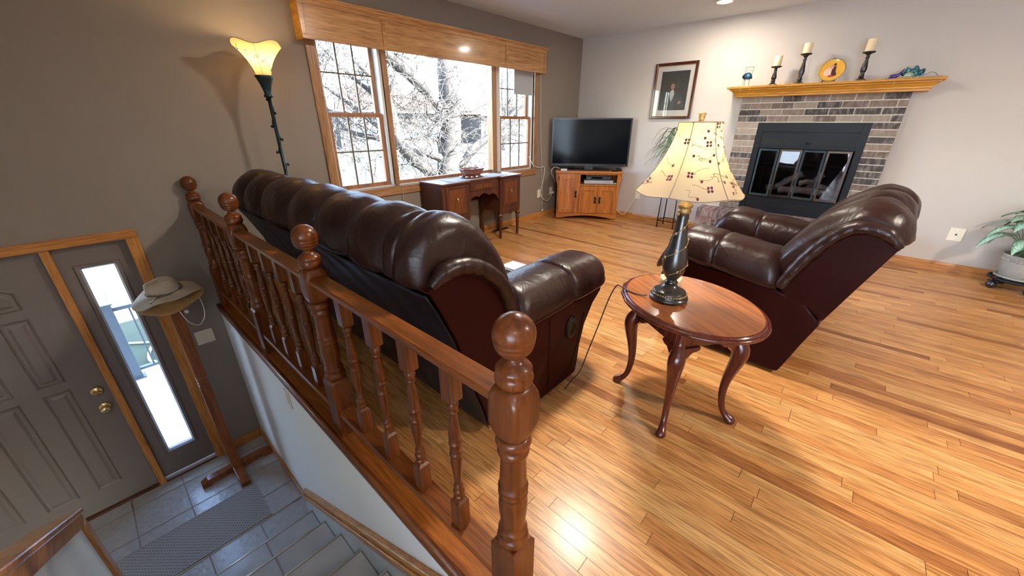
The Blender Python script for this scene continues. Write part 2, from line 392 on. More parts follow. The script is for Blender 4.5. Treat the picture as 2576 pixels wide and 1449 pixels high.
# --- baseboards
def base_profile(o): return [(0, 0), (o*.016, 0), (o*.016, .055), (o*.008, .072), (0, .075)]
b = MB(); b.loft([[(X1-.016, y, 0), (X1-.016, y, .055), (X1-.007, y, .075), (X1, y, .078), (X1, y, 0)] for y in (1.455, Y1)], False); b.loft([[(X1-.016, y, 0), (X1-.016, y, .055), (X1-.007, y, .075), (X1, y, .078), (X1, y, 0)] for y in (YS, -.33)], False)
struct('baseboard_right', b, M_oaky)
struct('baseboard_front', MB().loft([[(x, Y1-.016, 0), (x, Y1-.016, .055), (x, Y1-.007, .075), (x, Y1, .078), (x, Y1, 0)] for x in (.54, X1)], False), M_oakx)
struct('baseboard_entry', MB().box(.145, XH, Y1-.015, Y1, ZE, ZE+.085), M_oakx, bevel=.004)
struct('baseboard_stair', MB().box(XH-.014, XH, 2.462, Y1-.015, ZE, ZE+.085), M_oaky, bevel=.004)

# --- big window
M_sash = wood('sash_wood', (.42, .20, .095), (.27, .11, .05), 'z', rough=.4); M_muntin = plain('muntin', (.12, .085, .055), .5)  # muntin colour carries the dark of the backlight
M_track = plain('track_white', (.62, .63, .62), .4)
win = struct('window_1', MB().box(1.565, 1.585, Y1+.02, YO, .73, 2.08).box(4.345, 4.365, Y1+.02, YO, .73, 2.08).box(1.585, 4.345, Y1+.02, YO, .715, .745).box(1.585, 4.345, Y1+.02, YO, 2.06, 2.08)
             .box(2.118, 2.142, Y1+.01, YO, .745, 2.06).box(3.647, 3.74, Y1+.03, YO, .745, 2.06), M_track)
struct('casing', MB().box(1.49, 1.565, Y1-.018, Y1+.02, .73, 2.10), M_winz, win, bevel=.004)
struct('casing', MB().box(4.365, 4.44, Y1-.018, Y1+.02, .73, 2.10), M_winz, win, bevel=.004)
struct('casing', MB().box(1.49, 4.44, Y1-.018, Y1+.02, .648, .73), M_winx, win, bevel=.004)
struct('mullion', MB().box(2.15, 2.20, Y1-.005, YO-.05, .745, 2.06), M_winz, win, bevel=.003)
struct('mullion', MB().box(3.57, 3.645, Y1-.005, YO-.06, .745, 2.06), M_winz, win, bevel=.003)
def sash(x0, x1, z0, z1, y, cols, rows, fw_=.036, brail=.036):
    s = struct('sash', MB().box(x0, x0+fw_, y, y+.034, z0, z1).box(x1-fw_, x1, y, y+.034, z0, z1).box(x0+fw_, x1-fw_, y, y+.034, z0, z0+brail).box(x0+fw_, x1-fw_, y, y+.034, z1-.032, z1), M_sash, win, bevel=.003)
    gx0, gx1, gz0, gz1 = x0+fw_, x1-fw_, z0+brail, z1-.032
    for i in range(1, cols):
        xx = gx0+(gx1-gx0)*i/cols; put('muntin', MB().box(xx-.007, xx+.007, y+.004, y+.018, gz0, gz1), M_muntin, s)
    for j in range(1, rows):
        zz = gz0+(gz1-gz0)*j/rows; put('muntin', MB().box(gx0, gx1, y+.003, y+.017, zz-.006, zz+.006), M_muntin, s)
    for i in range(cols):
        for j in range(rows):
            a0 = gx0+(gx1-gx0)*i/cols; c0 = gz0+(gz1-gz0)*j/rows
            put('pane', MB().box(a0, a0+(gx1-gx0)/cols, y+.020, y+.023, c0, c0+(gz1-gz0)/rows), M_glass, s)
    return s
for x0, x1 in ((1.585, 2.118), (3.74, 4.345)):
    s = sash(x0, x1, .745, 1.405, Y1+.045, 3, 2)
    put('lift_label', MB().box((x0+x1)/2-.035, (x0+x1)/2+.035, Y1+.043, Y1+.045, .757, .770), M_steel, s)
    put('sash_lock', MB().box((x0+x1)/2-.03, (x0+x1)/2+.03, Y1+.05, Y1+.09, 1.405, 1.42).sphere(((x0+x1)/2, Y1+.07, 1.42), .014), M_steel, s)
    sash(x0+.004, x1-.004, 1.375, 2.06, Y1+.092, 3, 2, .034)
put('pane', MB().box(2.2, 3.57, Y1+.06, Y1+.064, .775, 2.05), M_glass, win)
put('bottom_rail', MB().box(2.2, 3.57, Y1+.03, Y1+.075, .745, .778), M_sash, win, bevel=.003)
put('top_rail', MB().box(2.2, 3.57, Y1+.03, Y1+.075, 2.045, 2.06), M_sash, win)

# --- entry door, sidelight, casings
M_door = plain('door_paint', (.165, .135, .12), .42, bump=.05, bscale=90)
dr = struct('door_1', MB().box(-1.222, -.307, Y1+.03, Y1+.075, ZE+.012, .610), M_door, bevel=.002)
def panel(x0, x1, z0, zl, zr):
    # sunk moulding and raised field; the top edge may slope for the arched row
    r = MB(); y = Y1+.03
    def lp(i, d): return [(x0+i, y-d, z0+i), (x1-i, y-d, z0+i), (x1-i, y-d, zr-i), (x0+i, y-d, zl-i)]
    L_ = [lp(0, 0), lp(.006, .008), lp(.015, .001), lp(.026, .001), lp(.040, .007)]
    for p, q in zip(L_[:-1], L_[1:]): r.loft([p, q], False, False)
    r.add(L_[-1], [(0, 1, 2, 3)])
    put('panel', r, M_door, dr)
for x0, x1, sl, sr in ((-.592, -.468, .03, -.03), (-.842, -.686, .045, .045), (-1.06, -.936, -.03, .03)):
    panel(x0, x1, -1.165, -.315, -.315); panel(x0, x1, -.255, .222, .222); panel(x0, x1, .282, .43+sl, .43+sr)
kx, kz = -.366, -.53
k = put('door_knob', MB().lathe([(0, .033), (.006, .033), (.010, .028), (.012, .013), (.035, .012), (.040, .024), (.052, .029), (.064, .024), (.068, .010)], n=20), M_brass, dr)
k.data.transform(Matrix.Translation((kx, Y1+.03, kz)) @ Matrix.Rotation(radians(90), 4, 'X'))
k = put('deadbolt', MB().lathe([(0, .034), (.008, .033), (.013, .026), (.015, .010), (.018, .009)], n=20).box(-.006, .006, -.022, .022, .012, .03), M_brass, dr)
k.data.transform(Matrix.Translation((kx, Y1+.03, -.395)) @ Matrix.Rotation(radians(90), 4, 'X') @ Matrix.Rotation(radians(70), 4, 'Z'))
struct('strike_plate', MB().box(-.3065, -.300, Y1+.005, Y1+.03, -.56, -.50), M_brass, dr)
w2 = struct('window_2', MB().box(-.262, -.174, Y1+.03, Y1+.075, ZE+.03, .615).box(-.016, .077, Y1+.03, Y1+.075, ZE+.03, .615).box(-.174, -.016, Y1+.03, Y1+.075, ZE+.03, -1.105).box(-.174, -.016, Y1+.03, Y1+.075, .460, .615), M_door)
r = MB()
for (i0, d0, i1, d1) in ((-.030, .0, -.022, .012), (-.022, .012, -.006, .010), (-.006, .010, .004, -.01)):
    r.loft([[(-.174+i0, Y1+.03-d0, -1.105+i0), (-.016-i0, Y1+.03-d0, -1.105+i0), (-.016-i0, Y1+.03-d0, .46-i0), (-.174+i0, Y1+.03-d0, .46-i0)],
            [(-.174+i1, Y1+.03-d1, -1.105+i1), (-.016-i1, Y1+.03-d1, -1.105+i1), (-.016-i1, Y1+.03-d1, .46-i1), (-.174+i1, Y1+.03-d1, .46-i1)]], False, False)
put('glazing_bead', r, M_door, w2)
put('pane', MB().box(-.174, -.016, Y1+.05, Y1+.055, -1.105, .46), M_glass, w2)
w3 = struct('added_sidelight', MB().box(-1.74, -1.71, Y1+.03, Y1+.075, ZE+.2, .617).box(-1.39, -1.36, Y1+.03, Y1+.075, ZE+.2, .617).box(-1.71, -1.39, Y1+.03, Y1+.075, ZE+.2, ZE+.23).box(-1.71, -1.39, Y1+.03, Y1+.075, .585, .617), M_door)   # unseen second sidelight left of the door, added to brighten the entry
put('pane', MB().box(-1.71, -1.39, Y1+.05, Y1+.055, ZE+.23, .585), M_glass, w3)
struct('trim_1', MB().box(-1.36, .142, Y1-.016, Y1+.02, .615, .672), M_oakx, bevel=.004)
struct('trim_2', MB().box(.078, .142, Y1-.016, Y1+.02, ZE, .615), M_oakz, bevel=.004)
struct('trim_3', MB().box(-.303, -.262, Y1-.004, Y1+.08, ZE, .615), M_oakz, bevel=.003)
struct('trim_4', MB().box(-1.36, -1.226, Y1-.016, Y1+.02, ZE, .615), M_oakz, bevel=.004)
struct('trim_5', MB().box(-1.226, .078, Y1+.0, Y1+.2, ZE-.02, ZE+.012), M_walnutx)   # threshold

# --- staircase of tiled steps between the stair wall and the divider
st = Thing('staircase', (0, 2.54, ZE), 'slate tiled entry stairs with pale metal nosing strips below the railing', 'stairs', world=True)
M_nose = plain('nosing_metal', (.80, .77, .68), .3, metal=.6)
M_riser = plain('riser_tile', (.40, .39, .385), .4, bump=.3, bscale=9, var=.3)
xa, xb = -.5, .40
for i in range(8):
    zt = ZE+.17*(i+1); yf = 2.262-.287*i      # front edge (nosing) of step i
    yb = yf-.287 if i < 7 else .23
    if i == 7: continue
    st.part('step', MB().box(xa, xb, yb-.01, yf-.006, zt-.17, zt-.009), M_riser)
    for x0, x1 in ((xa, -.20), (-.20, .105), (.105, xb)):
        st.part('tread_tile', MB().box(x0+.004, x1-.004, yb+.001, yf-.012, zt-.009, zt), M_tile, bevel=.002)
    st.part('nosing_strip', MB().tube([(xa, yf-.004, zt-.003), (xb, yf-.004, zt-.003)], .0055, 8), M_nose)
st.part('step', MB().box(xa, xb, .2, .24, -.17, -.012), M_riser)
st.part('nosing_strip', MB().box(xa, XH, .19, .255, -.012, .006), M_cap, bevel=.004)
st.part('nosing_strip', MB().tube([(xa, 2.592, ZE+.002), (xb, 2.592, ZE+.002)], .004, 6), M_nose)
# painted stringer and oak skirt on the stair wall
def slope(y, dz): return ZE+.17+(2.262-y)*.17/.287+dz
st.part('stringer', MB().prism([(2.40, ZE+.001), (2.40, slope(2.40, .04)), (.30, slope(.30, .04)), (.30, slope(.30, -.3)), (2.0, ZE+.001)], xb, XH-.001, 'x'), plain('stringer_paint', (.42, .45, .46), .5))
st.part('skirt_board', MB().prism([(2.46, ZE+.001), (2.43, slope(2.43, .15)), (.30, slope(.30, .15)), (.30, slope(.30, .04)), (2.36, slope(2.36, .04)), (2.40, ZE+.001)], XH-.022, XH-.0005, 'x'), M_oaky, bevel=.003)
st.part('skirt_cap', MB().prism([(2.44, slope(2.44, .075)), (2.435, slope(2.435, .105)), (.30, slope(.30, .105)), (.30, slope(.30, .075))], XH-.034, XH-.021, 'x'), M_oaky, bevel=.004)
st.part('skirt_cap', MB().prism([(2.44, slope(2.44, .130)), (2.43, slope(2.43, .156)), (.30, slope(.30, .156)), (.30, slope(.30, .130))], XH-.030, XH-.021, 'x'), M_oaky, bevel=.004)

# --- low divider wall left of the stairs, oak cap and corner trim
def dz(y): return -.43+(2.40-y)*.642
struct('wall_divider', MB().prism([(2.40, ZE), (2.40, dz(2.40)), (.23, dz(.23)), (.23, ZE)], -.62, -.502, 'x'), M_wall2)
t = struct('trim_6', MB().prism([(2.43, dz(2.43)), (2.43, dz(2.43)+.032), (.2, dz(.2)+.032), (.2, dz(.2))], -.645, -.478, 'x'), M_oaky, bevel=.008)
put('cap_board', MB().prism([(2.415, dz(2.415)-.075), (2.415, dz(2.415)-.001), (.2, dz(.2)-.001), (.2, dz(.2)-.075)], -.502, -.488, 'x'), M_oaky, t, bevel=.003)
put('corner_board', MB().box(-.502, -.486, 2.345, 2.415, ZE, dz(2.415)-.03), M_oakz, t, bevel=.003)
put('corner_board', MB().box(-.635, -.488, 2.401, 2.415, ZE, dz(2.415)-.02), M_oakz, t, bevel=.003)

# --- floor edge: oak cap and nosing above the stair wall
t = struct('trim_7', MB().box(.428, .585, .235, Y1-.001, -.012, .004), M_cap, bevel=.004)
put('nosing', MB().loft([[(.436, y, -.034), (.426, y, -.028), (.422, y, -.012), (.426, y, .004), (.436, y, .008), (.446, y, .004)] for y in (.235, Y1-.001)], True), M_raily, t)
put('cove', MB().loft([[(XH, y, -.034), (.427, y, -.036), (.430, y, -.062), (XH, y, -.070)] for y in (.235, Y1-.001)], False), M_raily, t)

# ================================================================ RAILING
rail = Thing('stair_railing', (.495, 2.0, 0), 'dark stained turned wood railing with ball topped newels behind the sofa', 'railing', world=True)
RX = .495
def nprof(z):  # newel lathe, lower part .30-.672
    return [(.300, .036), (.306, .040), (.318, .043), (.330, .040), (.336, .034), (.342, .037), (.350, .039), (.358, .036), (.366, .0315),
            (.385, .033), (.42, .0365), (.450, .0375), (.470, .035), (.478, .033), (.484, .038), (.490, .038), (.496, .034), (.502, .038), (.509, .038), (.515, .033),
            (.53, .034), (.565, .0325), (.600, .031), (.612, .031), (.618, .037), (.626, .039), (.634, .036), (.640, .032), (.646, .039), (.656, .043), (.666, .040), (.674, .036)]
def superloop(c, h, n, z, k=48):
    out = []
    for j in range(k):
        a = 2*pi*(j+.5)/k; ca, sa = cos(a), sin(a); d = (abs(ca)**n+abs(sa)**n)**(-1/n)
        out.append((c[0]+h*d*ca, c[1]+h*d*sa, z))
    return out
def newel(y, low=0):
    c = (RX, y, 0)
    o = rail.part('newel_post', MB().box(RX-.042, RX+.042, y-.042, y+.042, .004, .292).loft([[(RX+sx*w, y+sy*w, z) for sx, sy in ((-1, -1), (1, -1), (1, 1), (-1, 1))] for z, w in ((.292, .042), (.302, .034))], False), M_rail)
    rail.part('turned_shaft', MB().lathe(nprof(0), c, 24), M_rail, o)
    secs = [(.674, .034, 2), (.681, .039, 2.4), (.690, .0425, 3.4), (.702, .0437, 6), (.716, .0440, 14), (.776, .0440, 14), (.790, .0437, 6), (.801, .0425, 3.4), (.810, .039, 2.4), (.817, .034, 2)]
    rail.part('block', MB().loft([superloop(c, h, n, z) for z, h, n in secs]), M_rail, o)
    rail.part('ring', MB().lathe([(.812, .030), (.818, .036), (.825, .041), (.834, .043), (.843, .041), (.849, .038), (.852, .040), (.858, .040), (.866, .034), (.872, .024), (.880, .017), (.886, .0165), (.892, .020)], c, 24), M_rail, o)
    rail.part('ball_finial', MB().lathe([(.888, .018), (.892, .026), (.897, .033), (.902, .0375), (.9045, .035), (.907, .040), (.913, .0425), (.916, .0405), (.919, .0435), (.926, .045), (.929, .043), (.932, .0455), (.942, .046), (.953, .044), (.963, .0395), (.972, .032), (.979, .022), (.984, .010), (.985, .001)], c, 24), M_rail, o)
    return o
NY = [.439, 1.489, 2.500, 3.492]
for y in NY: newel(y)
BP = [(.115, .012), (.119, .0165), (.125, .018), (.131, .015), (.135, .0125), (.141, .017), (.149, .0185), (.157, .016), (.163, .0115), (.168, .0145), (.173, .0145), (.178, .0105),
      (.20, .0115), (.24, .0155), (.275, .0185), (.290, .0175), (.296, .0155), (.300, .0195), (.305, .0195), (.309, .0155), (.318, .0175), (.328, .018), (.338, .0155), (.342, .0195), (.347, .0195), (.351, .0155),
      (.362, .0185), (.385, .0175), (.42, .0135), (.445, .0105), (.452, .0105), (.456, .0155), (.461, .0155), (.466, .011), (.472, .0155), (.480, .0175), (.488, .016), (.495, .012)]
bm_ = None
def baluster(y):
    global bm_
    if bm_ is None:
        h = .0205
        q = MB().box(-h, h, -h, h, 0, .108).loft([[(sx*w, sy*w, z) for sx, sy in ((-1, -1), (1, -1), (1, 1), (-1, 1))] for z, w in ((.108, h), (.117, .012))], False)
        q.lathe(BP, n=18)
        q.loft([[(sx*w, sy*w, z) for sx, sy in ((-1, -1), (1, -1), (1, 1), (-1, 1))] for z, w in ((.492, .012), (.501, h))], False).box(-h, h, -h, h, .501, .619)
        bm_ = q.mesh('baluster'); bm_.materials.append(M_rail)
    o = link(bpy.data.objects.new('baluster', bm_)); o.parent = rail.o; o.location = Vector((RX, y, .147))-rail.shift
for a, c in zip(NY[:-1], NY[1:]):
    for k in range(4): baluster(a+.042+(c-a-.084)*(k+.9)/4.8)
    rail.part('top_rail', MB().loft([[(RX-.032, y, .764), (RX-.032, y, .780), (RX-.028, y, .785), (RX+.028, y, .785), (RX+.032, y, .780), (RX+.032, y, .764)] for y in (a+.036, c-.036)], False), M_raily)
    rail.part('bottom_rail', MB().box(RX-.033, RX+.033, a+.040, c-.040, .120, .147), M_raily, bevel=.002)
# ================================================================ SOFA
def fbm(a, b, s=0): return .5*sin(a*7.1+b*3.3+s)+.3*sin(a*13.7-b*9.1+s*2.1)+.2*sin(b*23.3+a*5.9+s*.7)
def pillow(prof, a0, a1, axis='y', bulge=.055, n=14, k=4, seed=0, wr=.004):
    """channel of stuffing: closed section prof swept from a0 to a1, pinched at both seams, domed ends"""
    L_ = smoothloop(prof, k); c = sum(L_, Vector((0, 0)))/len(L_); loops = []
    def lay(lo, a): loops.append([(v.x, a, v.y) if axis == 'y' else (a, v.x, v.y) for v in lo])
    def ring(u):
        g = max(0, 1-abs(u)**2.6)**.5; lo = []
        for q, p in enumerate(L_):
            d = p-c; d = d/d.length
            lo.append(p+d*bulge*(g-.62)+d*wr*fbm(q*.05, u*.9, seed))
        return lo
    h = (a1-a0)/2; m_ = (a0+a1)/2; e0 = ring(-1)
    for f, o in ((.08, .018), (.45, .015), (.80, .007)): lay([c+(v-c)*f for v in e0], m_-h-o)
    for i in range(n+1):
        u = -cos(pi*i/n); lay(ring(u), m_+h*(u*.92+.08*u**5))
    e1 = ring(1)
    for f, o in ((.80, .007), (.45, .015), (.08, .018)): lay([c+(v-c)*f for v in e1], m_+h+o)
    return MB().loft(loops)
sofa = Thing('sofa', (1.2, 2.0, 0), 'dark brown leather reclining sofa with puffy channelled back along the railing', 'sofa', world=True)
SY0, SY1 = .958, 3.06
# back core with side panels
core = [(.655, .815), (.70, .850), (.76, .868), (.84, .856), (.92, .812), (1.0, .73), (1.055, .63), (1.090, .50), (1.09, .30), (1.02, .06), (.925, .045), (.88, .20), (.825, .36), (.76, .585), (.695, .735)]
sofa.part('back_panel', MB().prism(core, SY0, SY1, 'y'), M_leather, bevel=.006)
sofa.part('seam_welt', MB().tube([(.653, SY0, .815), (.653, SY1, .815)], .0045, 6), M_leather)
pprof = [(.655, .812), (.648, .875), (.668, .940), (.718, .995), (.790, 1.018), (.865, 1.003), (.942, .948), (1.020, .855), (1.082, .745), (1.125, .63), (1.125, .52), (1.07, .45), (1.01, .52), (.97, .66), (.90, .75), (.82, .80), (.74, .82)]
cuts = [.995, 1.15, 1.215, 1.50, 1.83, 2.15, 2.56, 2.82, 3.075]
for i in range(len(cuts)-1):
    sofa.part('back_cushion', pillow(pprof, cuts[i]-.012, cuts[i+1]+.012, 'y', bulge=.075 if cuts[i+1]-cuts[i] > .1 else .03, seed=i*1.7, n=18, wr=.006), M_leather2)
rv = [(.6515, .806), (.691, .732), (.7565, .584), (.8215, .359), (.877, .20), (.9215, .047)]
sofa.part('rear_cover', MB().grid(lambda u, v_: (lambda k, t: (rv[k][0]*(1-t)+rv[k+1][0]*t-.004-.0035*abs(sin((SY0+(SY1-SY0)*u)*17+v_*2)), SY0+.004+(SY1-SY0-.008)*u, rv[k][1]*(1-t)+rv[k+1][1]*t-.003))(min(4, int(v_*5)), v_*5-min(4, int(v_*5))), 120, 15), plain('rear_navy', (.005, .0075, .017), .38, spec=.5), solid=.003)  # navy sheet over the sofa's rear face, rippled along its length
# pleated gusset along the near end of the back
A = smoothpath([(.662, SY0-.004, .832), (.735, SY0-.006, .872), (.83, SY0-.006, .864), (.925, SY0-.006, .812), (1.005, SY0-.006, .725), (1.055, SY0-.006, .61), (1.085, SY0, .47)], 14)
sofa.part('pleated_gusset', MB().tube(A, [(.031+.0022*abs(sin(i*.42)))*min(1, .35+i*.06) for i in range(len(A))], 12), M_leather2)
sofa.part('seam_welt', MB().tube([(p.x*.985+.012-.010, SY0-.022, p.z-.024) for p in A[8:]], .0035, 6), M_leather)
# seat and base
sofa.part('base', MB().box(1.0, 1.66, 1.15, 2.90, .04, .24), M_leather, bevel=.02)
for i in range(3):
    y0 = 1.20+i*.55
    sofa.part('seat_cushion', pillow([(1.05, .24), (1.05, .44), (1.12, .475), (1.40, .49), (1.66, .475), (1.76, .41), (1.76, .30), (1.68, .23), (1.3, .22)], y0, y0+.55, 'y', .05, seed=i), M_leather2)
    sofa.part('footrest', pillow([(1.66, .05), (1.66, .22), (1.74, .26), (1.78, .16), (1.74, .05)], y0, y0+.55, 'y', .03, seed=i+4), M_leather)
def sofa_arm(y0, y1, out):
    """body panel with S-curved front; out is -1 for the near arm"""
    yo = y0 if out < 0 else y1
    prof = [(1.02, .03), (1.56, .03), (1.575, .10), (1.585, .2), (1.62, .32), (1.69, .42), (1.765, .475), (1.765, .50), (1.04, .50)]
    a = sofa.part('arm', MB().prism(prof, y0, y1, 'y'), M_leather, bevel=.015)
    for x in (1.30,):
        sofa.part('panel_seam', MB().tube([(x, yo+out*.001, .05), (x-.01, yo+out*.001, .48)], .003, 5), M_leather, a)
    sofa.part('panel_seam', MB().tube(smoothpath([(1.40, yo+out*.001, .06), (1.52, yo+out*.001, .14), (1.60, yo+out*.001, .40)], 5), .002, 5), M_leather, a)
    # padded top in two stitched pieces
    pad = []
    ym = (y0+y1)/2
    n = 22
    def sec(t):
        x = 1.075+(1.835-1.075)*t
        h = .155*(1-max(0, (t-.80)/.2)**2*.55)*(min(1, t/.06)**.5*.4+.6)
        zb = .482+.0*t; zz = .03*max(0, (t-.85)/.15)
        hw = .165*(1-max(0, (t-.86)/.14)**2*.45)
        k = 1-.05*math.exp(-((t-.52)/.02)**2)
        lo = []
        for j in range(24):
            q = 2*pi*j/24; c_, s_ = cos(q), sin(q)
            yy = ym+hw*k*(abs(c_)**.75)*(1 if c_ > 0 else -1)
            zc = zb+.045+zz+(h*k if s_ > 0 else .045)*(abs(s_)**.85)*(1 if s_ > 0 else -1)+.004*fbm(t*1.6, q*.16, y0)
            lo.append((x+.012*sin(q)*0, yy, zc))
        return lo
    p = sofa.part('arm_pad', MB().loft([sec(i/n*.52) for i in range(n+1)]), M_leather2, a)
    p = sofa.part('arm_pad', MB().loft([sec(.52+(i/n)**.8*.48) for i in range(n+1)]), M_leather2, a)
    for dx in (-.006, .006):
        sofa.part('stitching', MB().tube([(v[0]+dx, v[1], v[2]+.001) for v in sec(.52)[:13]], .0018, 5), M_leather, a)
    sofa.part('pad_welt', MB().tube([sec(i/30)[12 if out < 0 else 0] for i in range(30)], .004, 5), M_leather, a)
    if out < 0:
        h = sofa.part('recliner_handle', MB().lathe([(0, .048), (.006, .046), (.010, .038), (.008, .030), (.002, .022)], n=24), M_black, a)
        h.data.transform(Matrix.Translation(Vector((1.475, yo-.001, .36))-sofa.shift) @ Matrix.Rotation(radians(90), 4, 'X') @ Matrix.Scale(1.35, 4, (0, 1, 0)) @ Matrix.Translation(sofa.shift))
sofa_arm(.915, 1.20, -1); sofa_arm(2.86, 3.13, 1)
put('newspaper', MB().box(1.56, 1.70, 1.36, 1.52, .512, .519).box(1.57, 1.69, 1.37, 1.50, .519, .525), plain('newsprint', (.42, .45, .50), .8, var=.15, bscale=60), label='folded white newspaper lying on the sofa seat beside its near arm', cat='newspaper')

# ================================================================ RECLINER
rec = Thing('recliner', (2.349, .066, 0), 'burgundy brown leather recliner chair in front of the fireplace', 'recliner', rotz=radians(-4))
RW = 1.05
rc = [(-.112, .392), (-.195, .61), (-.275, .815), (-.25, .845), (-.18, .868), (-.10, .858), (-.05, .80), (.0, .715), (.05, .60), (.09, .50), (.04, .44), (-.03, .455)]
def ext(poly, r0_, r1_): return MB().prism(poly, r0_, r1_, 'x')
rec.part('back_panel', ext(rc, .0, RW), M_leather, bevel=.006)
rec.part('seam_welt', MB().tube([(-.002, p.x, p.y) for p in smoothpath(rc[2:10], 5)], .005, 6), M_leather)
rp = [(-.270, .815), (-.268, .865), (-.248, .922), (-.195, .962), (-.122, .968), (-.04, .915), (.038, .835), (.11, .75), (.165, .66), (.195, .56), (.15, .48), (.075, .53), (.03, .66), (-.03, .77), (-.10, .845), (-.19, .855)]
for i, (a, c) in enumerate(((.022, .38), (.35, .72), (.69, RW-.022))):
    rec.part('back_cushion', pillow(rp, a, c, 'x', bulge=.095, n=20, seed=i*2.3+1, wr=.008), M_leather2)
G = smoothpath([(-.002, -.280, .826), (-.006, -.205, .886), (-.006, -.10, .884), (-.006, -.01, .785), (-.006, .055, .66), (-.002, .105, .525)], 14)
rec.part('pleated_gusset', MB().tube(G, [(.030+.0024*abs(sin(i*.45)))*min(1, .4+i*.05) for i in range(len(G))], 12), M_leather2)
rec.part('seam_welt', MB().tube([(-.022, p.y-.014, p.z-.028) for p in G[8:]], .0035, 6), M_leather)
side = [(.0, .02), (-.02, .08), (-.06, .22), (-.106, .362), (-.102, .385), (-.03, .455), (.12, .50), (.62, .545), (.74, .52), (.765, .40), (.72, .22), (.71, .02)]
for a, c in ((.0, .28), (.79, RW)):
    rec.part('arm', ext(side, a, c), M_leather, bevel=.012)
rec.part('base', MB().box(.28, .79, .02, .68, .03, .26), M_leather)
rec.part('seat_cushion', pillow([(.06, .26), (.06, .44), (.2, .48), (.45, .49), (.70, .48), (.79, .42), (.79, .30), (.70, .24), (.4, .23)], .275, .795, 'x', .05, seed=3), M_leather2)
rec.part('footrest', pillow([(.73, .05), (.72, .22), (.79, .26), (.83, .16), (.79, .05)], .28, .79, 'x', .03, seed=5), M_leather)
def rec_pad(r0_, r1_, seed):
    rm = (r0_+r1_)/2; n = 24
    def sec(t):
        f = .115+(.805-.115)*t
        h = .165*(min(1, t/.10)**.5*.5+.5)*(1-max(0, (t-.70)/.30)**2*.80)
        zb = .505+.055*min(t/.75, 1)-.115*max(0, (t-.80)/.20)**1.5
        hw = (r1_-r0_)/2*(1-max(0, (t-.86)/.14)**2*.3)*(min(1, t/.06)**.5*.2+.8)
        k = 1-.05*math.exp(-((t-.50)/.02)**2); lo = []
        for j in range(28):
            q = 2*pi*j/28; c_, s_ = cos(q), sin(q)
            lo.append((rm+hw*k*abs(c_)**.62*(1 if c_ > 0 else -1), f, zb+.02+(h*k if s_ > 0 else .035)*abs(s_)**.72*(1 if s_ > 0 else -1)+.005*fbm(t*1.8, q*.16, seed)))
        return lo
    rec.part('arm_pad', MB().loft([sec(i/n*.50) for i in range(n+1)]), M_leather2)
    rec.part('arm_pad', MB().loft([sec(.50+i/n*.50) for i in range(n+1)]), M_leather2)
    for d in (-.006, .006): rec.part('stitching', MB().tube([(v[0], v[1]+d, v[2]+.001) for v in sec(.50)[:15]], .0018, 5), M_leather)
    rec.part('pad_welt', MB().tube([sec(i/30)[14 if r0_ < .5 else 0] for i in range(30)], .004, 5), M_leather)
rec_pad(-.035, .30, 1.0); rec_pad(.775, 1.105, 4.0)

# ================================================================ END TABLE
tb = Thing('end_table', (1.723, .439, 0), 'oval cherry end table with curved legs between the sofa and the recliner', 'table', rotz=radians(55.6))
def oval(k, z, sc=0, n=72):
    out = []
    for j in range(n):
        q = 2*pi*j/n; w = 1+sc*(.012*sin(q*20) if (q < 1.5 or q > 5.9) else 0)
        out.append(((.356+k)*w*cos(q), (.290+k)*w*sin(q), z))
    return out
tb.part('moulded_edge', MB().loft([oval(-.012, .553), oval(-.002, .556), oval(0, .562, 1), oval(-.002, .568, 1), oval(-.010, .571), oval(-.014, .5705), oval(-.016, .577), oval(-.022, .580), oval(-.027, .5785)]), M_cherryd)
tb.part('table_top', MB().loft([oval(-.026, .570), oval(-.026, .5797), oval(-.028, .5803)]), M_cherry)
tb.part('apron', MB().box(-.178, .178, -.160, .160, .445, .553), M_cherryd, bevel=.003)
for sx in (-1, 1):
    for sy in (-1, 1):
        d = Vector((sx, sy*.95, 0)).normalized(); base = Vector((sx*.166, sy*.148, 0))
        pth = [(.555, 0, .021), (.47, 0, .022), (.44, .010, .028), (.415, .020, .034), (.385, .026, .036), (.34, .022, .031), (.28, .010, .025), (.21, .000, .0195), (.14, .000, .0165), (.08, .010, .0145), (.045, .026, .0145), (.026, .045, .0185), (.014, .058, .0235), (.004, .060, .0225), (0, .060, .017)]
        pts = [base+d*o+Vector((0, 0, z)) for z, o, r in pth]
        sm = smoothpath(pts, 3); rr_ = [p.x for p in smoothpath([(r, 0, 0) for _, _, r in pth], 3)]
        lg = tb.part('leg', MB().tube(sm, rr_, 16, up=(1, 0, 0)), M_cherryd)
        # scrolled knee brackets either side
        for ax in (0, 1):
            v = Vector((-sx, 0, 0)) if ax == 0 else Vector((0, -sy, 0))
            o = base+d*.012+v*.022; nrm = Vector((0, sy, 0)) if ax == 0 else Vector((sx, 0, 0))
            poly = [(0, .45), (.075, .45), (.078, .437), (.062, .428), (.040, .424), (.022, .405), (0, .385)]
            q = MB(); f0 = [o+v*p[0]+nrm*.014+Vector((0, 0, p[1])) for p in poly]; f1 = [o+v*p[0]-nrm*.018+Vector((0, 0, p[1])) for p in poly]
            tb.part('knee_bracket', q.loft([f0, f1], False), M_cherryd, lg, bevel=.003)

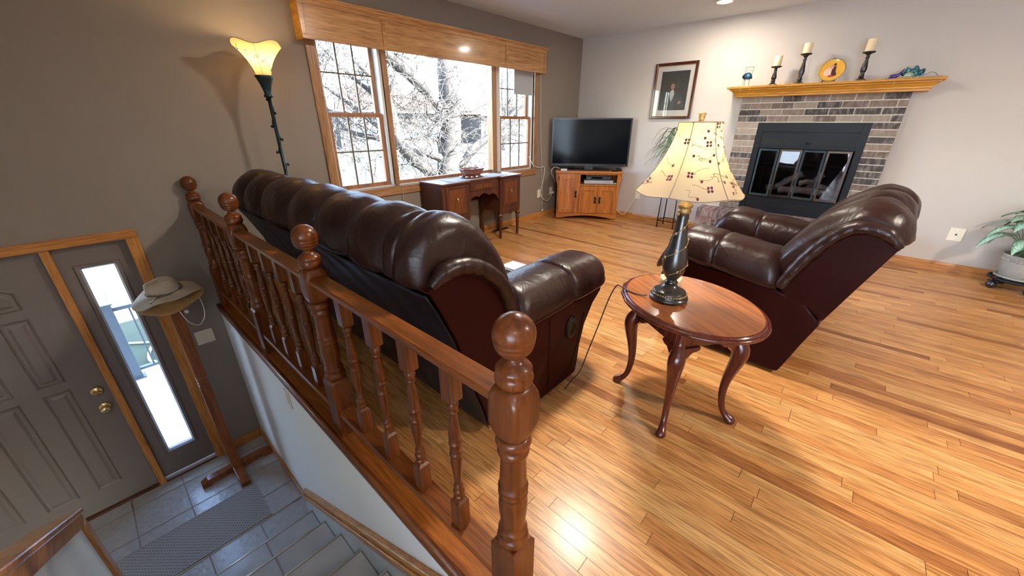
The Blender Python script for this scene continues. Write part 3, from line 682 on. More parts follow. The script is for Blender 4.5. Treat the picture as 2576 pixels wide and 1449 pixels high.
# ================================================================ TABLE LAMP
lx, ly = 1.673, .522
M_lampblk = plain('lamp_black', (.020, .017, .015), .28, coat=.3, bump=.1, bscale=30); M_gold = plain('antique_gold', (.38, .26, .10), .4, metal=.7, bump=.4, bscale=90)
def shademat(name, col, em):
    m, t, b = newmat(name); L = t.links
    b.inputs['Base Color'].default_value = (*col, 1); b.inputs['Roughness'].default_value = .8
    t.nodes.remove(b)
    d = N(t, 'ShaderNodeBsdfDiffuse'); d.inputs[0].default_value = (*col, 1); tr = N(t, 'ShaderNodeBsdfTranslucent')
    tr.inputs[0].default_value = (col[0], col[1]*.86, col[2]*.52, 1)
    no = N(t, 'ShaderNodeTexNoise'); no.inputs['Scale'].default_value = 220; bp = N(t, 'ShaderNodeBump'); bp.inputs['Strength'].default_value = .2
    L.new(no.outputs[0], bp.inputs['Height']); L.new(bp.outputs[0], d.inputs['Normal'])
    mx = N(t, 'ShaderNodeMixShader'); mx.inputs[0].default_value = em; L.new(d.outputs[0], mx.inputs[1]); L.new(tr.outputs[0], mx.inputs[2]); L.new(mx.outputs[0], t.nodes['Material Output'].inputs[0])
    return m
M_shade = shademat('lamp_shade_cloth', (.72, .61, .43), .45)
M_emb = plain('embroidery_plum', (.11, .02, .045), .7); M_vine = plain('embroidery_vine', (.30, .17, .05), .7); M_shseam = plain('shade_seam', (.28, .21, .14), .7)
tl = Thing('table_lamp', (lx, ly, .582), 'lit table lamp with cream embroidered shade and black turned column on the end table', 'lamp')
tl.part('base', MB().lathe([(0, .080), (.004, .084), (.010, .085), (.016, .083), (.018, .076), (.024, .079), (.030, .078), (.033, .070), (.036, .072), (.041, .070), (.044, .062), (.050, .050), (.058, .038), (.066, .030), (.074, .026)], n=36), M_lampblk)
ring = MB()
for j in range(40):
    q = 2*pi*j/40; ring.sphere((.0745*cos(q), .0745*sin(q), .030), .0045, 6, 4)
tl.part('beaded_ring', ring, M_gold)
tl.part('column', MB().lathe([(.072, .024), (.078, .028), (.084, .029), (.090, .024), (.096, .021), (.100, .025), (.108, .031), (.125, .042), (.145, .049), (.170, .052), (.195, .050), (.23, .044), (.27, .036), (.31, .029), (.35, .0245), (.385, .0225), (.400, .022)], n=24), M_lampblk)
tl.part('capital', MB().lathe([(.396, .021), (.402, .026), (.409, .028), (.414, .024), (.420, .024), (.426, .030), (.434, .032), (.438, .026), (.446, .018), (.455, .014), (.470, .013)], n=24), M_gold)
v = MB()
for k in range(2):
    pts = []
    for i in range(60):
        t = i/59; z = .13+.27*t; R_ = .0525-.031*max(0, t-.15)**.8 if t > .15 else .050
        R_ = .053-.0305*min(1, max(0, (z-.17)/.20))**1.0 + .001
        q = t*9+k*pi; pts.append((R_*cos(q), R_*sin(q), z))
    v.tube(pts, .0016, 5)
    for i in range(4, 60, 6):
        p = pts[i]; v.sphere((p[0]*1.03, p[1]*1.03, p[2]), .005, 6, 4, (1, 1, 1.5))
tl.part('vine_relief', v, M_gold)
# bell shade, six panels
def shade_r(t): return .207+(.079-.207)*(1-max(0, 1-t)**1.75)
SZ0, SZ1 = .484, .752
n_ = 48
def shpt(q, t, off=0):
    k = .5+.5*cos(6*q); R_ = shade_r(t)*(1-.022*(1-k))+off
    zz = SZ0+(SZ1-SZ0)*t-.010*(1-k)*(1-t)*0+(.008*(k-.5))*(1-t)
    return (R_*cos(q), R_*sin(q), zz)
sh = tl.part('shade', MB().grid(lambda u, v_: shpt(2*pi*u, v_), n_*2, 16), M_shade)
for k in range(6):
    q = 2*pi*(k)/6
    tl.part('shade_seam', MB().tube([shpt(q, i/16, .001) for i in range(17)], .0016, 5), M_shseam, sh)
tl.part('shade_rim', MB().tube([shpt(2*pi*i/60, .0, .0) for i in range(61)], .0022, 5), M_shseam, sh)
tl.part('shade_rim', MB().tube([shpt(2*pi*i/60, 1, .0) for i in range(61)], .0022, 5), M_shseam, sh)
emb = MB(); vine = MB(); er_ = random.Random(5)
def flower(q, t, big, fn, rad, e_):
    for (a, c) in ((-1, -1), (1, -1), (-1, 1), (1, 1)) if big else ((0, 0),):
        dq = a*.0060/rad(t); dt = c*.0056/(SZ1-SZ0); s_ = .0054 if big else .0056
        pp = Vector(fn(q+dq, t+dt, .0012)); p1 = Vector(fn(q+dq+s_/rad(t), t+dt, .0012)); p2 = Vector(fn(q+dq, t+dt+s_/(SZ1-SZ0), .0012))
        ex = (p1-pp)*1.0; ey = p2-pp
        e_.add([pp+ex*cos(w)*.95+ey*sin(w)*.95 for w in [2*pi*i/8 for i in range(8)]], [tuple(range(8))])
spots = []; FSP = []
while len(FSP) < 64:
    q, t = er_.uniform(0, 2*pi), er_.uniform(.03, .96)
    if all((min(abs(q-a), 2*pi-abs(q-a))*shade_r(t))**2+((t-c)*.3)**2 > .034**2*(.5+.5*shade_r(t)/.2)**2 for a, c in FSP) or er_.random() < .002: FSP.append((q, t))
for k in range(64):
    q, t = FSP[k]
    spots.append((q, t)); flower(q, t, k % 3 == 0, shpt, shade_r, emb)
    pts = [shpt(q+(.012*sin(i*.45+k)+.0042*i*(1 if k % 2 else -1))/max(.06, shade_r(t)), min(.99, max(.005, t+.010*i*(1 if t < .5 else -1)*(.3+.5*((k*3) % 5)/5)+.018*cos(i*.6))), .0010) for i in range(14)]
    vine.tube(pts, .0006, 4)
    for p in pts[1::2]: vine.sphere(p, .0015, 5, 3)
tl.part('embroidery', emb, M_emb, sh, kind='stuff'); tl.part('embroidery_vine', vine, M_vine, sh, kind='stuff')
tl.part('finial', MB().lathe([(.750, .008), (.753, .011), (.757, .011), (.759, .008), (.762, .010), (.766, .0115), (.770, .011), (.778, .0125), (.782, .0155), (.784, .0145), (.782, .008)], n=16), M_gold)
tl.part('harp', MB().tube([(0, 0, .47), (.05, 0, .54), (.055, 0, .62), (.03, 0, .72), (0, 0, .752), (-.03, 0, .72), (-.055, 0, .62), (-.05, 0, .54), (0, 0, .47)], .002, 6), M_brass)
tl.part('spider', MB().tube([(-.085, 0, .748), (.085, 0, .748)], .0018, 5).tube([(0, -.085, .748), (0, .085, .748)], .0018, 5), M_brass)
tl.part('bulb', MB().sphere((0, 0, .575), .030, 14, 10, (1, 1, 1.35)), emit('bulb_glow', (1, .80, .50), 3))
pl = bpy.data.lights.new('table_lamp_light', 'POINT'); pl.energy = 1.2; pl.color = WARM; pl.shadow_soft_size = .04
o = link(bpy.data.objects.new('table_lamp_light', pl)); o.location = (lx, ly, .581+.64)
# cord over the table edge and down behind the sofa arm
put('lamp_cord', MB().tube(smoothpath([(1.618, .602, .590), (1.61, .64, .585), (1.62, .70, .584), (1.648, .752, .583), (1.650, .775, .575), (1.636, .80, .50), (1.61, .83, .34), (1.58, .86, .18), (1.55, .88, .06), (1.50, .90, .012), (1.42, .89, .006)], 8), .0030, 6), M_blackc,
    label='thin black lamp cord hanging off the end table towards the sofa', cat='cord')
# stone coaster holder beside the lamp
cs = Thing('stone_bowl', (1.825, .572, .582), 'small cream mottled stone bowl behind the lamp on the end table', 'bowl', rotz=.4)
M_stone = plain('cream_marble', (.58, .47, .30), .35, bump=.1, bscale=12, var=.35)
st_ = []
for z, r in ((0, .046), (.006, .050), (.030, .053), (.044, .052), (.048, .049), (.046, .042), (.016, .036), (.012, .006)):
    st_.append([(r*cos(2*pi*j/32), r*sin(2*pi*j/32), z-(.006 if (z > .04 and j % 8 in (3, 4)) else 0)) for j in range(32)])
cs.part('bowl_body', MB().loft(st_), M_stone)
cs.part('inner_dish', MB().lathe([(.0125, .030), (.016, .033), (.014, .020)], n=20), M_stone)
# ================================================================ WINDOW VALANCE
va = Thing('window_valance', (2.94, 3.48, 1.91), 'long panelled oak cornice box across the top of the big window', 'valance', world=True)
VX0, VX1, VY = 1.436, 4.443, 3.413
va.part('end_board', MB().box(VX0, VX0+.02, VY+.02, Y1, 1.91, 2.175), M_mantel, bevel=.002)
va.part('end_board', MB().box(VX1-.02, VX1, VY+.02, Y1, 1.91, 2.175), M_mantel, bevel=.002)
va.part('end_panel', MB().box(VX0-.001, VX0+.004, VY+.055, Y1-.045, 1.955, 2.13), M_mantel, bevel=.002)
va.part('top_rail', MB().box(VX0, VX1, VY, VY+.02, 2.135, 2.175), M_valance, bevel=.002)
va.part('bottom_rail', MB().box(VX0, VX1, VY, VY+.02, 1.91, 1.938), M_valance, bevel=.002)
for x in (VX0, 2.118, 3.690, VX1-.034):
    va.part('stile', MB().box(x, x+.034, VY, VY+.02, 1.938, 2.135), M_valance, bevel=.002)
for x0, x1 in ((VX0+.034, 2.118), (2.152, 3.690), (3.724, VX1-.034)):
    va.part('panel', MB().box(x0-.005, x1+.005, VY+.010, VY+.018, 1.93, 2.14), M_valance)
va.part('crown', MB().loft([[(x, VY+.02, 2.160), (x, VY-.004, 2.162), (x, VY-.012, 2.172), (x, VY-.022, 2.182), (x, VY-.022, 2.192), (x, VY+.02, 2.192)] for x in (VX0-.02, VX1+.02)], False), M_valance)
va.part('crown', MB().box(VX0-.02, VX0, VY+.02, Y1, 2.165, 2.192).box(VX1, VX1+.02, VY+.02, Y1, 2.165, 2.192), M_mantel)
va.part('top_board', MB().box(VX0, VX1, VY+.02, Y1, 2.175, 2.187), M_valance)
# rolled shade pulled a little below the valance in the right sash, with its pull tab
ws = Thing('roller_shade', (4.16, 3.56, 1.66), 'grey roller shade pulled partway down over the right sash', 'window shade', world=True)
ws.part('fabric', MB().box(3.985, 4.335, Y1+.012, Y1+.015, 1.66, 2.07), plain('shade_grey', (.42, .43, .46), .8))
ws.part('pull_tab', MB().box(4.195, 4.225, Y1+.010, Y1+.013, 1.635, 1.672), M_ivory)
def cord(name, pts, r, mat, label, cat='cord', group=None, k=6): return put(name, MB().tube(smoothpath(pts, k), r, 6), mat, label=label, cat=cat, group=group)
c1 = Thing('blind_cord', (2.13, 3.5, .25), 'thin white blind cord hanging beside the left window mullion', 'cord', world=True)
c1.part('string', MB().tube([(2.205, Y1-.028, 1.95), (2.205, Y1-.028, .30)], .0022, 6), M_cord)
c1.part('tassel', MB().lathe([(0, .007), (.02, .005), (.026, .002)], (2.205, Y1-.028, .275), 10), M_ivory)
c2 = Thing('blind_cord', (4.58, 3.5, .05), 'long white blind cord hanging right of the window down to the baseboard', 'cord', world=True)
c2.part('string', MB().tube(smoothpath([(4.46, Y1-.03, 1.93), (4.50, Y1-.025, 1.3), (4.565, Y1-.02, .7), (4.60, Y1-.022, .12)], 6), .0022, 6), M_cord)
c2.part('tassel', MB().lathe([(0, .008), (.025, .006), (.032, .002)], (4.594, Y1-.024, .085), 10).lathe([(0, .008), (.025, .006), (.032, .002)], (4.612, Y1-.024, .09), 10), M_ivory)
c3 = Thing('blind_cord', (3.3, 3.48, .10), 'short white cord with tassel hanging behind the desk legs', 'cord', world=True)
c3.part('string', MB().tube([(3.66, Y1-.028, 1.95), (3.655, Y1-.028, .95), (3.655, Y1-.022, .14)], .0018, 6), M_cord)
c3.part('tassel', MB().lathe([(0, .008), (.022, .006), (.028, .002)], (3.655, Y1-.022, .115), 10), M_ivory)
cord('window_cable', [(4.28, Y1-.005, .90), (4.35, Y1-.03, .78), (4.50, Y1-.02, .735), (4.625, Y1-.02, .725), (4.60, Y1-.015, .52), (4.55, Y1-.015, .38), (4.62, Y1-.02, .27), (4.74, Y1-.02, .23), (4.84, Y1-.02, .31)], .0045, M_cord, 'white antenna cable looping from the window to the wall outlet', 'cable')

# ================================================================ SWITCHES AND OUTLETS
def wallplate(name, cx, cz, face, label, kind, pos):
    """plate on the front wall (face 'y') or fireplace wall (face 'x')"""
    w, h = (.115, .115) if kind == 'double' else (.072, .116)
    if kind == 'coax': w, h = .10, .122
    t = Thing(name, (cx, Y1, cz) if face == 'y' else (X1, cx, cz), label, 'switch' if kind == 'double' else 'outlet', rotz=0 if face == 'y' else -pi/2)
    t.part('plate', MB().box(-w/2, w/2, -.006, -.0003, -h/2, h/2), M_ivory, bevel=.002)
    if kind == 'double':
        for x in (-.026, .026): t.part('rocker', MB().box(x-.017, x+.017, -.010, -.005, -.033, .033), M_ivory, bevel=.002)
    elif kind == 'duplex':
        for z in (-.02, .02): t.part('socket', MB().lathe([(0, .016), (.002, .0155)], n=16), M_ivory).data.transform(Matrix.Translation((0, -.006, z)) @ Matrix.Rotation(radians(90), 4, 'X'))
    elif kind == 'coax':
        t.part('jack', MB().lathe([(0, .008), (.006, .006)], n=12), M_black).data.transform(Matrix.Translation((0, -.006, 0)) @ Matrix.Rotation(radians(90), 4, 'X'))
        for z in (-.04, .04): t.part('screw', MB().lathe([(0, .003), (.001, .003)], n=8), M_steel).data.transform(Matrix.Translation((0, -.006, z)) @ Matrix.Rotation(radians(90), 4, 'X'))
    return t
wallplate('light_switch', .289, -.232, 'y', 'double rocker light switch on the entry wall beside the door', 'double', 0)
wallplate('wall_plate', 4.53, .358, 'y', 'blank ivory wall plate below the right end of the window', 'blank', 0)
wallplate('wall_outlet', 4.828, .363, 'y', 'ivory wall outlet with a white plug beside the television stand', 'duplex', 0).part('plug', MB().box(-.018, .030, -.05, -.006, -.035, -.008), M_cord, bevel=.004)
wallplate('cable_jack', -.816, .359, 'x', 'ivory coaxial cable wall plate next to the potted plant', 'coax', 0)
wallplate('wall_outlet', 2.407, .355, 'x', 'ivory outlet on the fireplace wall right of the television stand', 'duplex', 0)
t = Thing('wall_outlet', (XH, 2.157, -.16), 'small ivory outlet on the stair wall under the railing', 'outlet', rotz=-pi/2)
t.part('plate', MB().box(-.036, .036, -.006, -.0003, -.058, .058), M_ivory, bevel=.002)
for z in (-.02, .02): t.part('socket', MB().lathe([(0, .016), (.002, .0155)], n=16), M_ivory).data.transform(Matrix.Translation((0, -.006, z)) @ Matrix.Rotation(radians(90), 4, 'X'))
cord('power_cord', [(X1-.03, 2.40, .35), (X1-.04, 2.47, .22), (X1-.05, 2.54, .08), (X1-.06, 2.60, .05), (X1-.04, 2.70, .10), (X1-.05, 2.80, .14)], .0035, M_cord, 'thin power cord curving from the outlet to the television stand')

# ================================================================ FLOOR LAMP
M_verd = plain('verdigris_metal', (.022, .040, .046), .4, metal=.7, bump=.3, bscale=50)
fx, fy = 1.055, 3.25
fp = Thing('floor_lamp', (fx, fy, 0), 'tall torchiere floor lamp with lit flared cream shade behind the sofa', 'lamp')
fp.part('base', MB().lathe([(0, .13), (.012, .135), (.02, .12), (.03, .07), (.045, .03), (.06, .016)], n=28), M_verd)
fp.part('pole', MB().tube([(0, 0, .05), (0, 0, 1.50)], .0125, 12), M_verd)
v = MB(); pts = [(.0145*cos(i*.42), .0145*sin(i*.42), .3+i*.0125) for i in range(96)]
v.tube(pts, .0028, 5)
for i in range(3, 96, 7):
    p = Vector(pts[i]); d = Vector((p.x, p.y, 0)).normalized(); v.sphere(p+d*.012, .009, 7, 5, (1, 1, 1.2)); v.tube([p, p+d*.014+Vector((0, 0, .006))], .002, 4)
fp.part('vine', v, M_verd)
fp.part('cup', MB().lathe([(1.485, .020), (1.490, .027), (1.498, .029), (1.506, .024), (1.512, .022), (1.535, .027), (1.570, .037), (1.600, .049), (1.618, .058), (1.622, .056), (1.600, .044)], n=24), M_verd)
def fshade(q, t):
    R_ = .046+.105*t**1.7; k = .5+.5*cos(4*(q-.35)); zz = 1.612+.208*t-.028*(1-k)*t**2
    R_ = R_*(1+.12*t*(k-.5)); return (R_*cos(q), R_*sin(q), zz)
fs = fp.part('shade', MB().grid(lambda u, w: fshade(2*pi*u, w), 64, 14), M_shade)
for k in range(4): fp.part('shade_seam', MB().tube([fshade(.35+pi/4+k*pi/2, i/14) for i in range(15)], .0014, 5), M_shseam, fs)
fp.part('shade_rim', MB().tube([fshade(2*pi*i/64, 1) for i in range(65)], .002, 5), M_shseam, fs)
e = MB()
for k in range(22):
    q = k*2.4; t = .12+.8*((k*5) % 22)/22
    pp = Vector(fshade(q, t))*1; out = Vector((cos(q), sin(q), 0)); tx = Vector((-sin(q), cos(q), 0))
    for a, c in ((-1, -1), (1, -1), (-1, 1), (1, 1)) if k % 2 else ((0, 0),):
        ce = pp+out*.0015+tx*a*.0045+Vector((0, 0, c*.0045)); ce += out*(.006*c*.4 if k % 2 else 0)
        e.sphere(ce, .0032, 6, 4)
fp.part('embroidery', e, M_emb, fs, kind='stuff')
fp.part('bulb', MB().sphere((0, 0, 1.70), .024, 12, 8, (1, 1, 1.3)), emit('bulb_glow_torch', (1, .80, .50), 3))
pl = bpy.data.lights.new('floor_lamp_light', 'POINT'); pl.energy = 3.2; pl.color = (1, .70, .36); pl.shadow_soft_size = .03
o = link(bpy.data.objects.new('floor_lamp_light', pl)); o.location = (fx, fy, 1.755)

# ================================================================ DESK
dk = Thing('vanity_desk', (3.04, 3.33, 0), 'antique walnut kneehole desk with turned front legs under the window', 'desk', world=True)
DX0, DX1, DY0, DY1, DZ = 2.43, 3.645, 3.145, 3.515, .755
xl, xr = 2.80, 3.285                       # kneehole
dk.part('desk_top', MB().prism([(DX0-.012, DY1), (DX0-.012, DY0-.02), (xl+.01, DY0-.02), (xl+.03, DY0+.012), (xr-.03, DY0+.012), (xr-.01, DY0-.02), (DX1+.012, DY0-.02), (DX1+.012, DY1)], DZ-.020, DZ, 'z'), M_walnutx, bevel=.004)
for x0, x1 in ((DX0, xl), (xr, DX1)):
    pd = dk.part('pedestal', MB().box(x0, x1, DY0, DY1, .335, DZ-.02), M_walnut, bevel=.003)
    dk.part('side_panel', MB().box(x0-.003 if x0 == DX0 else x1, x0 if x0 == DX0 else x1+.003, DY0+.04, DY1-.04, .36, DZ-.05), M_walnut, pd)
    dk.part('drawer_front', MB().box(x0+.045, x1-.035, DY0-.007, DY0, .395, DZ-.045), M_walnut, pd, bevel=.003)
    dk.part('inlay_panel', MB().box(x0+.075, x1-.065, DY0-.010, DY0-.006, .425, DZ-.075), M_inlay, pd, bevel=.002)
    cx = (x0+x1)/2+.005
    dk.part('pull', MB().sphere((cx, DY0-.016, .575), .012, 8, 6).tube([(cx, DY0-.012, .60), (cx-.008, DY0-.018, .575), (cx, DY0-.016, .545), (cx+.008, DY0-.018, .575), (cx, DY0-.012, .60)], .003, 5), M_brass, pd)
    pts = [(x0, .345)]
    n = 24
    for i in range(n+1):
        t = i/n; pts.append((x0+.02+(x1-x0-.04)*t, .318-.030*abs(sin(3*pi*t))**.6*(1 if .33 < t < .66 else .55)))
    pts.append((x1, .345))
    dk.part('scalloped_skirt', MB().prism(pts, DY0-.002, DY0+.016, 'y'), M_walnut, pd)
    dk.part('drop_ornament', MB().sphere((cx, DY0-.006, .330), .010, 7, 5, (1, .6, 1.6)), M_walnut, pd)
    for xx in (x0+.022, x1-.022):
        dk.part('leg', MB().lathe([(0, .012), (.010, .014), (.03, .017), (.07, .019), (.09, .0165), (.095, .0185), (.13, .0195), (.22, .0225), (.262, .024), (.266, .019), (.272, .030), (.283, .037), (.295, .034), (.302, .022), (.315, .024), (.335, .024)], (xx, DY0+.022, 0), 16), M_walnut)
        dk.part('back_leg', MB().box(xx-.018, xx+.018, DY1-.04, DY1-.004, 0, .335), M_walnut)
ap = [(xl, DZ-.02), (xr, DZ-.02), (xr, .49)]
n = 40
for i in range(n+1):
    t = i/n; ap.append((xr-.012-(xr-xl-.024)*t, .555+.030*abs(sin(3*pi*t))**.7*(1.2 if .3 < t < .7 else .7)-.055*(abs(2*t-1)**6)))
ap.append((xl, .49))
dk.part('apron', MB().prism(ap, DY0+.022, DY0+.038, 'y'), M_walnut)
dw = dk.part('drawer_front', MB().box(xl+.02, xr-.02, DY0+.014, DY0+.024, .632, DZ-.035), M_walnut, bevel=.003)
dk.part('inlay_panel', MB().box(xl+.11, xr-.11, DY0+.011, DY0+.015, .652, DZ-.055), M_inlay, dw)
dk.part('knob', MB().sphere(((xl+xr)/2, DY0+.006, .676), .010, 8, 6), M_brass, dw)
dk.part('back_board', MB().box(xl, xr, DY1-.015, DY1, .45, DZ-.02), M_walnut)
M_lace = plain('lace_cloth', (.42, .40, .39), .9, bump=.8, bscale=140, var=.5)
put('table_runner', MB().grid(lambda u, v_: (2.60+.86*u+.0, 3.17+.24*v_-.02*(1-u), DZ+.0015+.0008*sin(u*40)*sin(v_*30)), 30, 10), M_lace, solid=.002, label='grey lace runner laid along the antique desk top', cat='table runner')
bz = Thing('bonsai_pot', (2.99, 3.31, DZ+.004), 'brown oval ceramic planter on a saucer on the desk', 'planter', rotz=.05)
M_clay = plain('glazed_clay', (.20, .075, .055), .3, coat=.4, var=.15, bscale=10)
def rr_oct(hx, hy, z, c=.35): return [(hx, -hy*c, z), (hx, hy*c, z), (hx*.62, hy, z), (-hx*.62, hy, z), (-hx, hy*c, z), (-hx, -hy*c, z), (-hx*.62, -hy, z), (hx*.62, -hy, z)]
bz.part('saucer', MB().loft([rr_oct(.130, .085, 0), rr_oct(.152, .100, .014), rr_oct(.148, .096, .016), rr_oct(.120, .078, .006)], False), M_clay)
bz.part('pot', MB().loft([rr_oct(.105, .066, .020), rr_oct(.130, .085, .048), rr_oct(.150, .098, .085), rr_oct(.160, .106, .092), rr_oct(.160, .106, .102), rr_oct(.146, .094, .102), rr_oct(.140, .090, .085)], False), M_clay)
for sx in (-1, 1):
    for sy in (-1, 1): bz.part('foot', MB().box(sx*.085-.018, sx*.085+.018, sy*.045-.012, sy*.045+.012, .006, .022), M_clay)
v = MB()
for i in range(9):
    a = random.uniform(0, 6.28); r = random.uniform(.02, .09)
    v.sphere((r*1.2*cos(a), r*.7*sin(a), .098+random.uniform(0, .02)), random.uniform(.010, .022), 7, 5, (1, 1, random.uniform(.6, 1.4)))
bz.part('pebbles', v, plain('pale_pebble', (.55, .52, .48), .7), kind='stuff')

# ================================================================ TELEVISION STAND, TELEVISION AND BOXES
te = Vector((.587, -.809)); ang = atan2(te.y, te.x)
tv = Thing('tv_stand', (4.662, 3.299, 0), 'oak corner television stand with iron door pulls', 'tv stand', rotz=ang)
# local: x along the front, +y to the corner behind
TW, TH = .885, .668
bk = [(0, 0), (TW, 0), (TW, .235), (TW-.25, .44), (.25, .44), (0, .235)]
M_dark = plain('dark_inside', (.012, .008, .006), .8)
body = MB().box(0, .022, 0, .235, .012, TH).box(TW-.022, TW, 0, .235, .012, TH).box(.022, TW-.022, .02, .42, .085, .10)
body.add([(TW, .235, .012), (TW-.25, .44, .012), (TW-.25, .44, TH), (TW, .235, TH), (.25, .44, .012), (.25, .44, TH), (0, .235, .012), (0, .235, TH)], [(0, 1, 2, 3), (1, 4, 5, 2), (4, 6, 7, 5)])
body.box(.31, .325, .02, .40, .10, TH).box(.325, TW-.022, .02, .40, .495, .508)
tv.part('carcase', body, M_stand)
tv.part('top', MB().prism([(-.035, -.025), (TW+.035, -.025), (TW+.035, .245), (TW-.24, .465), (.24, .465), (-.035, .245)], TH, TH+.026, 'z'), M_standx, bevel=.004)
ar = [(0, .012), (.06, .012)]+[(.06+(TW-.12)*i/16, .012+.045*sin(pi*i/16)**.8) for i in range(1, 16)]+[(TW-.06, .012), (TW, .012), (TW, .09), (0, .09)]
tv.part('arched_base', MB().prism(ar, -.012, .008, 'y'), M_standx)
tv.part('face_frame', MB().box(0, .022, -.006, 0, .09, TH).box(TW-.035, TW, -.006, 0, .09, TH).box(.022, TW-.035, -.006, 0, TH-.022, TH).box(.300, .330, -.006, 0, .09, TH-.022).box(.33, TW-.035, -.006, 0, .485, .508), M_stand, bevel=.002)
def cab_door(x0, x1, z0, z1, hx):
    d = tv.part('door', MB().box(x0, x0+.05, -.022, -.006, z0, z1).box(x1-.05, x1, -.022, -.006, z0, z1).box(x0+.05, x1-.05, -.022, -.006, z0, z0+.06).box(x0+.05, x1-.05, -.022, -.006, z1-.06, z1), M_stand, bevel=.002)
    tv.part('door_panel', MB().box(x0+.05, x1-.05, -.013, -.008, z0+.06, z1-.06), M_stand, d)
    zc = (z0+z1)/2
    tv.part('door_pull', MB().box(hx-.010, hx+.010, -.027, -.021, zc-.048, zc+.048).box(hx-.015, hx+.015, -.030, -.021, zc+.020, zc+.042).box(hx-.015, hx+.015, -.030, -.021, zc-.042, zc-.020).box(hx-.008, hx+.008, -.042, -.026, zc-.03, zc+.03), M_black, d, bevel=.003)
cab_door(.022, .300, .095, TH-.020, .272); cab_door(.330, .590, .095, .482, .560); cab_door(.594, TW-.032, .095, .482, .625)
for z in (.60, .16): tv.part('hinge', MB().tube([(.020, -.02, z-.02), (.020, -.02, z+.02)], .005, 8), M_black)
for x in (0, TW):
    s_ = -1 if x == 0 else 1
    tv.part('corbel', MB().prism([(x, TH), (x+s_*.030, TH), (x+s_*.026, TH-.10), (x+s_*.012, TH-.15), (x, TH-.165)], .02, .045, 'y'), M_stand)
    tv.part('corbel', MB().prism([(x, TH), (x+s_*.030, TH), (x+s_*.026, TH-.10), (x+s_*.012, TH-.15), (x, TH-.165)], .19, .215, 'y'), M_stand)
tv.part('cubby_back', MB().box(.325, TW-.022, .395, .40, .508, TH), M_dark)
def tvw(x, y, z): return Vector((4.662+te.x*x-te.y*y, 3.299+te.y*x+te.x*y, z))
M_screen = plain('tv_screen', (.004, .005, .007), .10, spec=.12); M_bez = plain('tv_bezel', (.010, .010, .012), .3)
tl2 = Thing('television', tvw(.445, .16, TH+.026), 'flat screen television standing on the oak corner stand', 'television', rotz=ang)
tl2.part('cabinet', MB().box(-.555, .555, .0, .05, .055, .70).box(-.30, .30, .05, .075, .15, .6), M_bez, bevel=.004)
tl2.part('screen', MB().box(-.535, .535, -.004, .001, .088, .680), M_screen)
tl2.part('bezel', MB().box(-.555, .555, -.006, .0, .055, .088).box(-.555, -.535, -.006, 0, .088, .70).box(.535, .555, -.006, 0, .088, .70).box(-.535, .535, -.006, 0, .68, .70), M_bez)
tl2.part('power_light', MB().box(.505, .515, -.008, -.005, .067, .073), plain('pale_dot', (.5, .5, .5), .4))
tl2.part('brand_badge', MB().box(-.03, .03, -.0075, -.005, .068, .075), plain('badge_grey', (.05, .05, .055), .3, metal=.5))
tl2.part('neck', MB().box(-.06, .06, .01, .05, .012, .08), M_bez)
tl2.part('foot', MB().box(-.30, .30, -.09, .13, 0, .014), plain('foot_gloss', (.008, .008, .010), .12), bevel=.004)
bx = Thing('video_recorder', tvw(.60, .17, .5635), 'black video recorder on top of the silver player in the stand cubby', 'video recorder', rotz=ang)
bx.part('case', MB().box(-.19, .17, -.12, .16, 0, .075), plain('vcr_black', (.012, .013, .016), .35), bevel=.003)
bx.part('display', MB().box(-.10, .04, -.123, -.119, .022, .05), M_screen)
for i in range(4): bx.part('button', MB().box(.075+i*.02, .087+i*.02, -.123, -.119, .028, .036), M_steel)
for i in range(3): bx.part('button', MB().box(-.175+i*.018, -.163+i*.018, -.123, -.119, .022, .032), M_steel)
bx = Thing('disc_player', tvw(.585, .15, .5085), 'slim silver disc player in the cubby of the television stand', 'disc player', rotz=ang)
bx.part('case', MB().box(-.20, .22, -.12, .16, .004, .054), plain('player_silver', (.40, .40, .40), .35, metal=.5), bevel=.003)
bx.part('tray', MB().box(-.08, .08, -.124, -.119, .028, .044), plain('tray_silver', (.5, .5, .5), .3, metal=.6))
for s_ in (-1, 1): bx.part('foot', MB().box(s_*.16-.015, s_*.16+.015, -.08, -.05, 0, .004), M_black)
put('small_dish', MB().lathe([(0, .012), (.006, .022), (.02, .026), (.019, .022), (.008, .014)], tuple(tvw(.835, .05, .5085)), 16), plain('pale_blue_glaze', (.45, .60, .62), .3), label='tiny pale dish at the right end of the stand cubby', cat='dish')
t = Thing('receiver_box', tvw(.085, .045, TH+.026), 'small white digital receiver at the left end of the television stand', 'receiver', rotz=ang)
t.part('case', MB().box(-.045, .045, -.03, .05, 0, .022), M_white, bevel=.003)
t.part('front_light', MB().box(-.035, .035, -.032, -.029, .006, .016), plain('cyan_front', (.30, .62, .70), .3))
t = Thing('remote_control', tvw(.805, .005, TH+.026), 'small black remote control lying beside the television foot', 'remote', rotz=ang+.3)
t.part('body', MB().box(-.03, .03, -.02, .06, 0, .022), M_black, bevel=.006)
t.part('keypad', MB().box(-.022, .022, -.012, .04, .022, .024), plain('keys_grey', (.06, .07, .08), .5))
t = Thing('game_controller', tvw(.868, .075, TH+.026), 'rounded black controller at the right end of the television stand', 'controller', rotz=ang-.3)
t.part('body', MB().sphere((0, 0, .020), .045, 12, 8, (1, .7, .45)), M_black); t.part('stick', MB().lathe([(.03, .006), (.042, .007), (.046, .004)], (-.012, 0, 0), 10), M_black)
cord('television_cable', [tvw(.02, .10, .72), tvw(-.06, .13, .73), tvw(-.10, .12, .66), tvw(-.055, .20, .56), tvw(-.04, .24, .50)], .004, M_cord, 'grey cable looping down from the back of the television')
